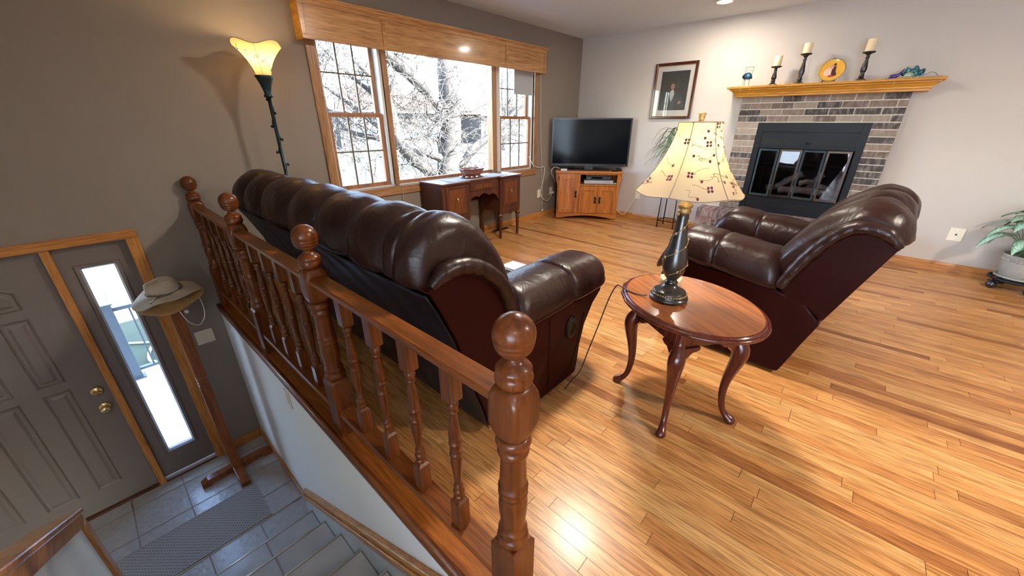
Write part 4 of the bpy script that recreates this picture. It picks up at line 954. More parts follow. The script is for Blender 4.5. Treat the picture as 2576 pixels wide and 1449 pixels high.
# ================================================================ FIREPLACE
BX = 5.36                                   # face of the brick surround
M_brick = brickmat('brick', [(.045, .038, .037), (.17, .120, .092), (.20, .148, .115), (.052, .045, .043), (.12, .086, .069), (.25, .20, .16)], .24)
M_brick2 = brickmat('hearth_brick', [(.10, .058, .06), (.20, .115, .11), (.14, .10, .11), (.24, .16, .15)], .34)
M_mortar = plain('mortar', (.62, .56, .47), .95, bump=.5, bscale=120)
fpz = Thing('fireplace', (BX, .565, 0), 'brick fireplace surround with raised hearth on the right wall', 'fireplace', world=True)
FY0, FY1, FZ0, FZ1 = -.132, 1.264, .36, 1.60
OY0, OY1, OZ1 = .065, 1.045, 1.338
fpz.part('surround', MB().box(BX+.010, X1-.004, FY0+.003, OY0, FZ0, FZ1).box(BX+.010, X1-.004, OY1, FY1-.003, FZ0, FZ1).box(BX+.010, X1-.004, OY0, OY1, OZ1, FZ1), M_mortar)
brm = MB().box(-.5, .5, -.5, .5, -.5, .5).mesh('brick'); brm.materials.append(M_brick)
brm2 = MB().box(-.5, .5, -.5, .5, -.5, .5).mesh('brick'); brm2.materials.append(M_brick2)
brr = random.Random(11)
def brick(me, x0, x1, y0, y1, z0, z1, parent, sh):
    o = link(bpy.data.objects.new('brick', me)); o.parent = parent
    o.location = Vector(((x0+x1)/2+brr.uniform(-.0015, .0015), (y0+y1)/2, (z0+z1)/2))-sh; o.scale = (x1-x0, y1-y0, z1-z0)
MJ = .010; RH = (FZ1-OZ1)/4; sur = fpz.o
# four courses over the opening, running bond (bricks 20 cm)
for c in range(4):
    z1 = FZ1-RH*c; z0 = z1-RH+MJ
    y = FY1; first = .185 if c % 2 == 0 else .085
    edges = [FY1]
    y = FY1-first-.012*(c % 3)
    while y > FY0+.05: edges.append(y); y -= .2045
    if edges[-1]-FY0 < .06: edges.pop()
    edges.append(FY0)
    for a, b_ in zip(edges[:-1], edges[1:]): brick(brm, BX, BX+.06, b_+(MJ/2 if b_ > FY0 else 0), a-(MJ/2 if a < FY1 else 0), z0, z1-.0, sur, fpz.shift)
# columns either side, one brick wide
zc = OZ1
while zc-RH > FZ0-.02:
    z0 = max(zc-RH+MJ, FZ0)
    brick(brm, BX, BX+.06, OY1, FY1, z0, zc, sur, fpz.shift); brick(brm, BX, BX+.06, FY0, OY0, z0, zc, sur, fpz.shift); zc -= RH
# raised hearth: soldier course over stretchers
HX = 5.12; HY0, HY1 = -.33, 1.452; HZ = .358
fpz.part('hearth_core', MB().box(HX+.010, X1-.004, HY0+.008, HY1-.008, 0, HZ-.008), M_mortar)
y = HY1
while y > HY0+.02:
    brick(brm2, HX, HX+.20, y-.068+.008, y, .262, HZ, sur, fpz.shift)
    brick(brm2, HX+.208, BX+.0, y-.068+.008, y, HZ-.06, HZ, sur, fpz.shift); y -= .0685
for c in range(4):
    z1 = .254-c*.0655; z0 = max(z1-.0565, .0); y = HY1-(0 if c % 2 else 0); k = 0
    lens = [.19 if c % 2 == 0 else .095]
    while y > HY0+.02:
        l = lens[0] if k == 0 else .198; y2 = max(y-l, HY0)
        if y2-HY0 < .03: y2 = HY0
        brick(brm2, HX, HX+.09, y2+(.008 if y2 > HY0 else 0), y, z0, z1, sur, fpz.shift); y = y2; k += 1
    for x0, x1 in (((HX+.10, HX+.20), (HX+.21, X1)) if c % 2 == 0 else ((HX+.10, HX+.29), (HX+.30, X1))):
        brick(brm2, x0, x1-.004, HY1-.09, HY1, z0, z1, sur, fpz.shift)
# mantel shelf
mt = Thing('mantel_shelf', (5.3, .56, 1.60), 'golden oak mantel shelf with stepped crown moulding over the fireplace', 'mantel', world=True)
def mant(x, e, z0, z1, n): return mt.part(n, MB().box(x, X1, -.225-e, 1.320+e, z0, z1), M_mantel, bevel=.004)
MZ = 1.695
mprof = [(.0, 1.600), (.0, 1.618), (.012, 1.622), (.012, 1.636), (.020, 1.642), (.035, 1.658), (.052, 1.667), (.052, 1.676), (.072, 1.680), (.080, 1.685), (.080, MZ)]
loops = []
for e, z in mprof: loops.append([(X1, -.232-e, z), (5.265-e, -.232-e, z), (5.265-e, 1.328+e, z), (X1, 1.328+e, z)])
mt.part('crown_moulding', MB().loft(loops, False), M_mantel)
mt.part('shelf_board', MB().box(5.183, X1, -.314, 1.410, MZ, MZ+.006), M_mantel, bevel=.002)
MZ += .006
# insert
M_ins = plain('insert_black', (.009, .011, .015), .45, spec=.22); M_insb = plain('frame_blue_steel', (.10, .16, .20), .25, metal=.9); M_brz = plain('frame_bronze', (.05, .035, .028), .35, metal=.8)
ins = Thing('fireplace_insert', (5.4, .555, .36), 'black metal fireplace insert with folding glass doors', 'fireplace insert', world=True)
IX = BX+.004
ins.part('face_frame', MB().box(IX, IX+.03, OY0, .125, FZ0, OZ1).box(IX, IX+.03, .985, OY1, FZ0, OZ1).box(IX, IX+.03, .125, .985, 1.245, OZ1), M_ins, bevel=.003)
hood = ins.part('upper_panel', MB().box(IX+.006, IX+.03, .125, .985, 1.072, 1.245), M_ins)
lo = ins.part('lower_panel', MB().box(IX+.006, IX+.03, .125, .985, FZ0, .540), M_ins)
sl = MB(); n = 52
for i in range(n):
    y = .135+(.97-.135)*i/(n-1)
    if .50 < y < .60: continue
    sl.box(IX+.002, IX+.006, y-.004, y+.004, 1.112, 1.158)
ins.part('vent_fins', sl, plain('slot_black', (.003, .003, .003), .6), hood, kind='stuff')
ins.part('damper_handle', MB().box(IX-.008, IX+.006, .49, .61, 1.130, 1.136).sphere((IX-.006, .55, 1.135), .010, 8, 6), M_ins, hood)
sl = MB()
for i in range(n):
    y = .135+(.97-.135)*i/(n-1); sl.box(IX+.002, IX+.006, y-.004, y+.004, .425, .475)
ins.part('vent_fins', sl, plain('slot_black2', (.003, .003, .003), .6), lo, kind='stuff')
ins.part('firebox', MB().box(5.80, 5.81, .115, .995, .41, 1.085).box(IX+.03, 5.80, .985, .995, .41, 1.085).box(IX+.03, 5.80, .115, .125, .41, 1.085).box(IX+.03, 5.80, .125, .985, .535, .545).box(IX+.03, 5.80, .125, .985, 1.075, 1.085), plain('soot', (.012, .011, .011), .9))
M_fglass = glassy('smoked_glass', (.62, .62, .65), 1.3)
ys4 = [.975, .765, .555, .345, .135]
for k in range(4):
    ya, yb = ys4[k+1], ys4[k]; blue = k in (0, 2); bow = .026
    # folding pair: doors hinge slightly forward at the middle of each pair
    xa = IX-.004-(bow if k in (0, 2) else 0); xb = IX-.004-(bow if k in (1, 3) else 0)
    def P(y, z, d=0): t = (y-ya)/(yb-ya); return ((xa*(1-t)+xb*t)-d if k in (1, 3) else (xa*(1-t)+xb*t)-d, y, z)
    def bar(y0, y1, z0, z1, d0=0, d1=.012):
        return [P(y0, z0, d0), P(y1, z0, d0), P(y1, z1, d0), P(y0, z1, d0)], [P(y0, z0, d1), P(y1, z0, d1), P(y1, z1, d1), P(y0, z1, d1)]
    q = MB()
    for r4 in ((ya+.004, ya+.024, .548, 1.066), (yb-.024, yb-.004, .548, 1.066), (ya+.024, yb-.024, .548, .572), (ya+.024, yb-.024, 1.046, 1.066)):
        f0, f1 = bar(*r4); q.loft([f0, f1], False)
    d = ins.part('glass_door', q, M_insb if blue else M_brz)
    f0, f1 = bar(ya+.024, yb-.024, .572, 1.046, .004, .007)
    ins.part('pane', MB().loft([f0, f1], False), M_fglass, d)
M_log = plain('ceramic_log', (.36, .30, .25), .9, bump=1.0, bscale=25, var=.5)
lg = [((5.58, .74, .63), (5.60, .52, .80), .036), ((5.49, .70, .615), (5.49, .26, .615), .040), ((5.68, .46, .60), (5.66, .34, .80), .032), ((5.68, .86, .60), (5.69, .60, .60), .036), ((5.58, .34, .68), (5.56, .18, .605), .030), ((5.50, .52, .70), (5.56, .40, .72), .028)]
for i, (a, c, r) in enumerate(lg):
    a, c = Vector(a), Vector(c); m_ = (a+c)/2+Vector((0, 0, .012))
    put('fireplace_log', MB().tube(smoothpath([a, m_, c], 5), [r*(1+.12*sin(j*1.9+i)) for j in range(11)], 10), M_log, label=['grey ceramic log leaning steeply to the left inside the fireplace', 'longest ceramic log lying along the bottom of the fireplace', 'ceramic log standing upright right of centre in the fireplace', 'ceramic log lying low behind the second glass door', 'short ceramic log at the right end of the fireplace pile', 'short ceramic log resting on top in the middle of the pile'][i], cat='log', group='ceramic fireplace logs')
put('log_grate', MB().tube([(5.44, .85, .565), (5.44, .22, .565)], .008, 8).tube([(5.44, .80, .545), (5.44, .80, .62)], .007, 6).tube([(5.44, .28, .545), (5.44, .28, .62)], .007, 6).tube([(5.44, .54, .545), (5.44, .54, .575)], .007, 6), M_iron, label='black iron grate under the fireplace logs', cat='grate')

# ================================================================ MANTEL ORNAMENTS
M_cs = plain('candlestick_black', (.012, .014, .016), .32, coat=.2)
M_wax = plain('candle_wax', (.78, .66, .44), .5); M_wax.node_tree.nodes['Principled BSDF'].inputs['Subsurface Weight'].default_value = .3; M_wax.node_tree.nodes['Principled BSDF'].inputs['Subsurface Scale'].default_value = .02
def candlestick(y, h, hc, la, lb):
    c = Thing('candlestick', (5.285, y, MZ), la, 'candlestick', group='black candlesticks on the mantel')
    k = h
    c.part('base', MB().lathe([(0, .048), (.006, .050), (.012, .044), (.020, .030), (.032, .020), (.040, .017)], n=24), M_cs)
    c.part('stem', MB().lathe([(.036, .016), (.042, .021), (.050, .022), (.056, .016), (.062, .019), (.068, .014), (k*.33, .021), (k*.42, .025), (k*.52, .022), (k*.68, .015), (k*.78, .012), (k*.80, .017), (k*.82, .017), (k*.84, .012), (k*.88, .014), (k*.93, .024), (k-.014, .030)], n=20), M_cs)
    c.part('drip_pan', MB().lathe([(k-.016, .028), (k-.012, .044), (k-.004, .049), (k, .049), (k-.002, .043)], n=24), M_cs)
    d = Thing('pillar_candle', (5.285, y, MZ+h-.002), lb, 'candle', group='cream candles on the mantel')
    d.part('wax', MB().lathe([(.0, .036), (.003, .0375), (hc-.004, .0375), (hc, .0355), (hc-.003, .030), (hc-.008, .012), (hc-.009, .004)], n=28), M_wax)
    d.part('wick', MB().tube([(0, 0, hc-.010), (.001, 0, hc+.006)], .0012, 5), M_black)
candlestick(.992, .182, .098, 'shortest black candlestick, left of the other two on the mantel', 'cream candle on the shortest candlestick at the left of the mantel')
candlestick(.757, .275, .095, 'tallest black candlestick, just left of the gold plate', 'cream candle on the tall candlestick left of the gold plate')
candlestick(.268, .245, .105, 'black candlestick standing right of the gold plate', 'cream candle on the candlestick right of the gold plate')
# plate on a stand
M_plate = None
m, t, b = newmat('gilded_plate'); L = t.links
tc = N(t, 'ShaderNodeTexCoord'); no = N(t, 'ShaderNodeTexNoise'); no.inputs['Scale'].default_value = 14; L.new(tc.outputs['Object'], no.inputs['Vector'])
mx = N(t, 'ShaderNodeMix', data_type='RGBA'); mx.inputs[6].default_value = (.55, .25, .02, 1); mx.inputs[7].default_value = (.75, .45, .07, 1); L.new(no.outputs[0], mx.inputs[0]); L.new(mx.outputs[2], b.inputs['Base Color'])
b.inputs['Roughness'].default_value = .22; b.inputs['Coat Weight'].default_value = .6; M_plate = m
pt = Thing('decorative_plate', (5.285, .510, MZ), 'gold decorative plate with painted figures propped in the middle of the mantel', 'plate', rotz=0)
TI = Matrix.Translation((0, 0, .112)) @ Matrix.Rotation(radians(-72), 4, 'Y') @ Matrix.Rotation(-pi/2, 4, 'Z')
def tip(o): o.data.transform(TI); return o
tip(pt.part('plate_body', MB().lathe([(-.006, .06), (-.006, .075), (.004, .100), (.006, .104), (.008, .104), (.006, .098), (-.001, .074), (-.002, .004)], n=48), M_plate))
tip(pt.part('rim_band', MB().lathe([(.0080, .098), (.0085, .101), (.0085, .105), (.006, .1055)], n=48, caps=False), M_gold))
def blob(pts, z, col, nm):
    L_ = smoothloop(pts, 4); q = MB(); q.add([(p.x, p.y, z) for p in L_], [tuple(range(len(L_)))]); return tip(pt.part('painted_figure', q, plain(nm, col, .3, coat=.5)))
blob([(-.055, -.045), (-.06, -.01), (-.035, .02), (-.01, .03), (.0, .0), (.0, -.045), (-.03, -.055)], .0004, (.62, .42, .34), 'paint_pink')
blob([(-.012, .01), (-.02, .035), (-.004, .055), (.01, .04), (.004, .01)], .0008, (.55, .26, .17), 'paint_skin')
blob([(.004, -.05), (.0, .0), (.012, .035), (.028, .03), (.03, -.01), (.045, -.045), (.02, -.058)], .0006, (.05, .02, .025), 'paint_dark')
blob([(.004, .045), (.008, .062), (.022, .062), (.024, .046), (.014, .04)], .0010, (.06, .03, .02), 'paint_hair')
blob([(-.02, -.058), (-.01, -.045), (.015, -.05), (.02, -.06), (0, -.066)], .0010, (.45, .05, .04), 'paint_red')
pt.part('easel', MB().tube(smoothpath([(-.055, -.05, .0), (-.045, -.05, .02), (-.030, -.048, .018), (.02, -.04, .10), (.05, -.02, .0)], 4), .004, 6).tube(smoothpath([(-.055, .05, .0), (-.045, .05, .02), (-.030, .048, .018), (.02, .04, .10), (.05, .02, .0)], 4), .004, 6).tube([(-.03, -.048, .016), (-.03, .048, .016)], .004, 6), plain('easel_wood', (.16, .06, .02), .4))
# agate slice on a wire chair stand
ag = Thing('agate_stand', (5.285, 1.245, MZ), 'dark blue agate slice on a wire chair shaped stand at the left mantel end', 'agate')
wr = MB()
for s_ in (-1, 1):
    wr.tube([(-.03, s_*.034, 0), (-.012, s_*.024, .07), (.0, s_*.030, .09), (.012, s_*.040, .195)], .0018, 5); wr.tube([(.03, s_*.020, 0), (.0, s_*.022, .075)], .0018, 5); wr.tube([(.0, s_*.022, .075), (-.03, s_*.026, .072), (-.034, s_*.026, .082)], .0018, 5)
wr.tube([(.012, -.040, .195), (.012, .040, .195)], .0018, 5).tube([(.006, -.018, .15), (.008, -.018, .168), (.008, .018, .168), (.006, .018, .15)], .0015, 5).tube([(-.012, -.024, .07), (-.012, .024, .07)], .0018, 5)
ag.part('wire_frame', wr, M_black)
m, t, b = newmat('blue_agate'); L = t.links
tc = N(t, 'ShaderNodeTexCoord'); vm = N(t, 'ShaderNodeVectorMath', operation='SUBTRACT'); vm.inputs[1].default_value = (-.02, -.005, .115); ln = N(t, 'ShaderNodeVectorMath', operation='LENGTH'); L.new(tc.outputs['Object'], vm.inputs[0]); L.new(vm.outputs[0], ln.inputs[0])
cr = N(t, 'ShaderNodeValToRGB'); el = cr.color_ramp.elements; el[0].position = .0; el[0].color = (.25, .40, .45, 1); el[1].position = .22; el[1].color = (.012, .05, .09, 1); el.new(.10).color = (.06, .20, .28, 1); el.new(.5).color = (.004, .009, .022, 1)
mu = N(t, 'ShaderNodeMath', operation='MULTIPLY'); mu.inputs[1].default_value = 12; L.new(ln.outputs['Value'], mu.inputs[0]); L.new(mu.outputs[0], cr.inputs[0]); L.new(cr.outputs[0], b.inputs['Base Color']); b.inputs['Roughness'].default_value = .12
lp_ = [Vector(p) for p in smoothloop([(-.050, .082), (-.030, .076), (.02, .076), (.048, .092), (.045, .118), (.02, .138), (-.015, .140), (-.04, .115)], 4)]
ag.part('agate_slice', MB().loft([[(-.022+(p.y-.1)*.25, p.x, p.y) for p in lp_], [(-.014+(p.y-.1)*.25, p.x, p.y) for p in lp_]], True), m)
# blue glass bird and teal glass shell
M_bg = plain('cobalt_glass', (.03, .02, .30), .08, coat=1.0); M_bg.node_tree.nodes['Principled BSDF'].inputs['Transmission Weight'].default_value = .35
bd = Thing('glass_bird', (5.275, .030, MZ), 'cobalt blue glass bird with raised tail near the right mantel end', 'glass bird', rotz=radians(90))
pth = [(.060, 0, .006), (.045, 0, .014), (.030, 0, .022), (.010, 0, .026), (-.010, 0, .030), (-.028, 0, .044), (-.042, 0, .066), (-.050, 0, .084)]
bd.part('body', MB().tube(smoothpath(pth, 4), [v.x for v in smoothpath([(r, 0, 0) for r in (.002, .006, .014, .019, .016, .010, .007, .002)], 4)], 12), M_bg)
bd.part('wing', MB().loft([[(.02, -.012, .03), (-.02, -.016, .034), (-.03, -.018, .04)], [(.02, .012, .034), (-.02, .016, .038), (-.03, .018, .044)]], True, False), M_bg, solid=.003)
sg = Thing('glass_shell', (5.285, -.062, MZ), 'teal ruffled glass shell on the right end of the mantel', 'glass shell')
m, t, b = newmat('teal_glass'); L = t.links
tc = N(t, 'ShaderNodeTexCoord'); vo = N(t, 'ShaderNodeTexVoronoi'); vo.inputs['Scale'].default_value = 45; L.new(tc.outputs['Object'], vo.inputs['Vector'])
cr = N(t, 'ShaderNodeValToRGB'); el = cr.color_ramp.elements; el[0].position = .1; el[0].color = (.10, .42, .45, 1); el[1].position = .55; el[1].color = (.005, .05, .08, 1); L.new(vo.outputs[0], cr.inputs[0]); L.new(cr.outputs[0], b.inputs['Base Color']); b.inputs['Roughness'].default_value = .08; b.inputs['Coat Weight'].default_value = 1
def shell(u, v_):
    a = -1.25+2.5*u; R_ = .018+.085*v_*(1+.10*sin(a*9)*v_); return (-.035+.055*v_*.6+.012*sin(a*9)*v_, -R_*sin(a)*.85-.02*v_, .012+R_*cos(a)*.80*v_**.8+.008*sin(a*9)*v_)
sg.part('shell_fan', MB().grid(shell, 40, 10), m, solid=.005)
sg.part('shell_body', MB().sphere((-.02, .0, .028), .030, 12, 8, (.9, 1.2, .85)), plain('sea_glass', (.28, .36, .28), .1, coat=1))
put('curled_wire', MB().tube(smoothpath([(5.27, -.085, MZ+.02), (5.26, -.11, MZ+.030), (5.255, -.14, MZ+.008), (5.26, -.17, MZ+.03), (5.265, -.20, MZ+.046), (5.26, -.23, MZ+.034), (5.255, -.25, MZ+.012), (5.25, -.275, MZ+.010)], 6), .0022, 5), plain('wire_grey', (.18, .17, .15), .4, metal=.6), label='thin curled wire trailing from the glass shell on the mantel', cat='wire')
gb = MB(); gr = random.Random(9)
y = 1.38
while y > -.29:
    if not (.42 < y < .60 and False):
        gb.sphere((5.225+.018*sin(y*37)+gr.uniform(-.012, .012), y, MZ+.004+gr.uniform(0, .004)), gr.uniform(.0032, .006), 6, 4)
    y -= .012
for yy in (1.265, 1.175, .02):
    for i in range(5): gb.sphere((5.181, yy+.003*sin(i*2), MZ-.003-.011*i), .0035, 6, 4)
put('bead_garland', gb, plain('gold_bead', (.70, .48, .20), .3, metal=.5), label='gold bead garland scattered along the front of the mantel', cat='garland', kind='stuff')

# ================================================================ FRAMED PICTURE
PY0, PY1, PZ0, PZ1 = 1.845, 2.38, 1.381, 2.031
pc = Thing('framed_picture', (X1, 2.11, 1.38), 'framed dark portrait print with white mat left of the mantel', 'picture', world=True)
fwid = .032; M_frame = wood('frame_mahogany', (.075, .018, .010), (.03, .008, .005), 'z', rough=.25, coat=.5)
for nm, x in (('frame_side', (PY0, PY0+fwid, PZ0, PZ1)), ('frame_side', (PY1-fwid, PY1, PZ0, PZ1)), ('frame_side', (PY0+fwid, PY1-fwid, PZ0, PZ0+fwid)), ('frame_side', (PY0+fwid, PY1-fwid, PZ1-fwid, PZ1))):
    pc.part(nm, MB().box(X1-.026, X1-.0005, *x), M_frame, bevel=.006)
pc.part('inner_lip', MB().box(X1-.018, X1-.01, PY0+fwid, PY0+fwid+.006, PZ0+fwid, PZ1-fwid).box(X1-.018, X1-.01, PY1-fwid-.006, PY1-fwid, PZ0+fwid, PZ1-fwid).box(X1-.018, X1-.01, PY0+fwid, PY1-fwid, PZ0+fwid, PZ0+fwid+.006).box(X1-.018, X1-.01, PY0+fwid, PY1-fwid, PZ1-fwid-.006, PZ1-fwid), M_gold)
pc.part('mat_board', MB().box(X1-.012, X1-.006, PY0+.03, PY1-.03, PZ0+.03, PZ1-.03), plain('mat_white', (.40, .385, .36), .8))
pr = pc.part('print', MB().box(X1-.0135, X1-.0118, 1.932, 2.283, 1.486, 1.934), plain('print_dark', (.018, .019, .018), .5, var=.6, bscale=6))
def pblob(pts, d, col, nm):
    L_ = smoothloop(pts, 4); q = MB(); q.add([(X1-.0135-d, 2.1075-p.x, 1.71+p.y) for p in L_], [tuple(range(len(L_)))]); pc.part('painted_shape', q, plain(nm, col, .5), pr)
pblob([(-.02, .085), (-.04, .065), (-.036, .03), (-.015, .012), (.004, .03), (.006, .068)], .0004, (.16, .10, .07), 'print_face')
pblob([(-.12, -.20), (-.11, -.08), (-.06, .0), (.0, .01), (.06, -.02), (.13, -.10), (.15, -.20)], .0002, (.030, .028, .026), 'print_coat')
pblob([(-.01, .105), (-.045, .098), (-.052, .05), (-.042, .068), (-.03, .086), (.002, .086), (.012, .04), (.022, .08)], .0006, (.03, .022, .018), 'print_hair')
pblob([(-.03, .005), (-.045, -.04), (-.02, -.12), (-.005, -.10), (.012, -.04), (.0, .008)], .0004, (.26, .26, .25), 'print_shirt')
pblob([(.075, -.13), (.10, -.115), (.115, -.135), (.095, -.155), (.075, -.15)], .0004, (.20, .12, .09), 'print_hand')
pc.part('glass', MB().box(X1-.0185, X1-.0170, PY0+.03, PY1-.03, PZ0+.03, PZ1-.03), M_glass)

# ================================================================ PLANTS
M_leafp = plain('palm_leaf', (.055, .14, .045), .4, var=.4, bscale=4)
ps = Thing('plant_stand', (5.27, 1.86, 0), 'thin black iron plant stand against the wall behind the table lamp', 'plant stand')
sq = [(-.09, .09), (.135, .09), (.135, -.13), (-.09, -.13)]
for x, y in sq: ps.part('leg', MB().tube([(x, y, 0), (x*.9, y*.9, .60)], .007, 8), M_iron)
ps.part('stretcher', MB().tube([(sq[i % 4][0]*.98, sq[i % 4][1]*.98, .10) for i in range(5)], .0055, 6), M_iron)
ps.part('tray', MB().tube([(sq[i % 4][0]*.9, sq[i % 4][1]*.9, .60) for i in range(5)], .007, 6).box(-.09, .13, -.12, .085, .600, .606), M_iron)
pp = Thing('spider_plant', (5.29, 1.842, .607), 'arching green palm in a pot on the iron plant stand', 'plant')
pp.part('pot', MB().lathe([(0, .06), (.01, .065), (.12, .085), (.13, .088), (.132, .08), (.11, .076)], n=24), plain('pot_terracotta', (.22, .10, .06), .7))
pp.part('soil', MB().lathe([(.112, .076), (.114, .002)], n=20), plain('soil', (.03, .02, .012), .95))
pr_ = random.Random(21)
def strap(mb, p0, az, ln, rise, w):
    n = 10; d = Vector((cos(az), sin(az), 0)); sd = Vector((-sin(az), cos(az), 0)); prev = None; vs = []
    for i in range(n+1):
        t = i/n; c = Vector(p0)+d*ln*(t-.12*t*t)+Vector((0, 0, rise*(1.7*t-1.75*t*t)*1.9)); ww = w*(sin(pi*min(1, t*.93+.07))**.6)
        vs += [c-sd*ww, c+Vector((0, 0, -.003)), c+sd*ww]
    fs = []
    for i in range(n):
        for j in range(2): fs.append((i*3+j, (i+1)*3+j, (i+1)*3+j+1, i*3+j+1))
    mb.add(vs, fs, True)
for i in range(120):
    az = pr_.uniform(0, 2*pi); up_ = pr_.uniform(.06, .30)
    ln = pr_.uniform(.24, .46)
    if cos(az) > .35: ln = min(ln, .13/cos(az))
    q = MB(); strap(q, (.03*cos(az), .03*sin(az), .20+pr_.uniform(0, .30)), az, ln, up_, pr_.uniform(.007, .0115)); pp.part('leaf', q, M_leafp)
pp.part('stem', MB().tube([(0, 0, .11), (.005, 0, .50)], .012, 8), plain('palm_stem', (.12, .10, .05), .7))
# variegated plant in a planter on a wheeled dolly
gx, gy = 5.165, -1.235
dl = Thing('plant_dolly', (gx, gy, 0), 'black iron rolling plant dolly with ball casters on the floor', 'dolly')
dl.part('ring', MB().tube([(.165*cos(2*pi*i/40), .165*sin(2*pi*i/40), .098) for i in range(41)], .010, 8), M_iron)
lat = MB()
for i in range(10):
    a = 2*pi*i/10; lat.tube([(.04*cos(a), .04*sin(a), .098), (.10*cos(a+.25), .10*sin(a+.25), .098), (.163*cos(a), .163*sin(a), .098)], .005, 6); lat.tube([(.10*cos(a), .10*sin(a), .098), (.163*cos(a+.3), .163*sin(a+.3), .098)], .005, 6)
lat.tube([(.10*cos(2*pi*i/24), .10*sin(2*pi*i/24), .098) for i in range(25)], .006, 6).lathe([(.092, .045), (.104, .045)], n=16)
dl.part('scroll_lattice', lat, M_iron)
for a in (radians(112), radians(208), radians(305), radians(20)):
    x, y = .145*cos(a), .145*sin(a)
    c = dl.part('caster', MB().sphere((x, y, .036), .036, 14, 10), plain('caster_black', (.012, .014, .02), .2, coat=.5))
    dl.part('caster_bracket', MB().tube([(x, y, .06), (x, y, .096)], .008, 8).box(x-.012, x+.012, y-.03, y+.03, .064, .072), M_iron, c)
M_pot = plain('planter_grey', (.30, .29, .26), .6, bump=.25, bscale=40, var=.2)
pn = Thing('planter', (gx, gy, .109), 'grey stone planter with scalloped relief band on the dolly', 'planter')
pn.part('saucer', MB().lathe([(0, .125), (.006, .142), (.020, .146), (.021, .141), (.008, .132)], n=36), M_pot)
pn.part('pot', MB().lathe([(.009, .112), (.016, .118), (.10, .135), (.150, .142), (.182, .146), (.190, .150), (.204, .152), (.206, .145), (.180, .136)], n=40), M_pot)
sc_ = MB()
for i in range(44):
    a = 2*pi*i/44; sc_.sphere((.1405*cos(a), .1405*sin(a), .156+.004*(i % 2)), .0105, 7, 5, (.8, .8, 1.1))
pn.part('scallop_relief', sc_, M_pot, kind='stuff')
pn.part('soil', MB().lathe([(.178, .136), (.180, .002)], n=24), plain('soil2', (.03, .02, .012), .95))
m, t, b = newmat('variegated_leaf'); L = t.links
at = N(t, 'ShaderNodeUVMap'); sx = N(t, 'ShaderNodeSeparateXYZ'); L.new(at.outputs[0], sx.inputs[0])
ab = N(t, 'ShaderNodeMath', operation='SUBTRACT'); ab.inputs[1].default_value = .5; L.new(sx.outputs[0], ab.inputs[0]); a2 = N(t, 'ShaderNodeMath', operation='ABSOLUTE'); L.new(ab.outputs[0], a2.inputs[0])
wv = N(t, 'ShaderNodeMath', operation='MULTIPLY_ADD'); L.new(a2.outputs[0], wv.inputs[0]); wv.inputs[1].default_value = -.9; L.new(sx.outputs[1], wv.inputs[2])
sn = N(t, 'ShaderNodeMath', operation='MULTIPLY'); sn.inputs[1].default_value = 62; L.new(wv.outputs[0], sn.inputs[0]); s2 = N(t, 'ShaderNodeMath', operation='SINE'); L.new(sn.outputs[0], s2.inputs[0])
no = N(t, 'ShaderNodeTexNoise'); no.inputs['Scale'].default_value = 12; L.new(at.outputs[0], no.inputs['Vector'])
sm_ = N(t, 'ShaderNodeMath', operation='MULTIPLY_ADD'); L.new(s2.outputs[0], sm_.inputs[0]); sm_.inputs[1].default_value = .10; L.new(no.outputs[0], sm_.inputs[2])
ed = N(t, 'ShaderNodeMath', operation='MULTIPLY_ADD'); L.new(a2.outputs[0], ed.inputs[0]); ed.inputs[1].default_value = .75; L.new(sm_.outputs[0], ed.inputs[2])
cr = N(t, 'ShaderNodeValToRGB'); el = cr.color_ramp.elements; el[0].position = .66; el[0].color = (.34, .52, .42, 1); el[1].position = .80; el[1].color = (.035, .10, .05, 1); L.new(ed.outputs[0], cr.inputs[0]); L.new(cr.outputs[0], b.inputs['Base Color']); b.inputs['Roughness'].default_value = .35
M_var = m
vp = Thing('variegated_plant', (gx, gy, .29), 'bushy plant with pale silver green striped leaves in the stone planter', 'plant')
lr = random.Random(4); M_stem = plain('leaf_stem', (.10, .20, .07), .5)
for i in range(38):
    az = i*2.39996+lr.uniform(-.3, .3); tier = i/38
    hz = .09+.25*tier+lr.uniform(-.02, .02); out = (.31-.16*tier)*lr.uniform(.8, 1.1)
    if cos(az) > .3: out = min(out, .17/cos(az))
    base = Vector((.05*cos(az), .05*sin(az), .0)); tipb = Vector((out*cos(az)*.55, out*sin(az)*.55, hz+.05))
    ln = lr.uniform(.21, .30); wd = lr.uniform(.046, .064)
    if cos(az) > .3: ln *= .6
    d = Vector((cos(az), sin(az), 0)); sd = Vector((-sin(az), cos(az), 0)); n = 8; vs = []; uv = []
    droop = lr.uniform(.9, 1.6)*(1-.4*tier)
    for k in range(n+1):
        tt = k/n; w_ = wd*(sin(pi*min(1, tt*.9+.06))**.75)*(1-.25*tt)
        an = .35-droop*tt; 
        c = tipb+d*ln*tt*(1-.18*tt*droop)+Vector((0, 0, ln*(.28*tt-.62*droop*tt*tt)))
        for j, s_ in enumerate((-1, -.5, 0, .5, 1)):
            vs.append(c+sd*w_*s_+Vector((0, 0, .012*abs(s_)))); uv.append((.5+.5*s_, tt))
    q = MB(); q.add(vs, [(k*5+j, (k+1)*5+j, (k+1)*5+j+1, k*5+j+1) for k in range(n) for j in range(4)], True)
    me = q.mesh('leaf'); ul = me.uv_layers.new(name='UVMap')
    for lp2 in me.loops: ul.data[lp2.index].uv = uv[lp2.vertex_index]
    lf = vp.part('leaf', me, M_var)
    vp.part('leaf_stalk', MB().tube(smoothpath([base, (base+tipb)/2+Vector((0, 0, .03)), tipb], 4), .0028, 5), M_stem, lf)
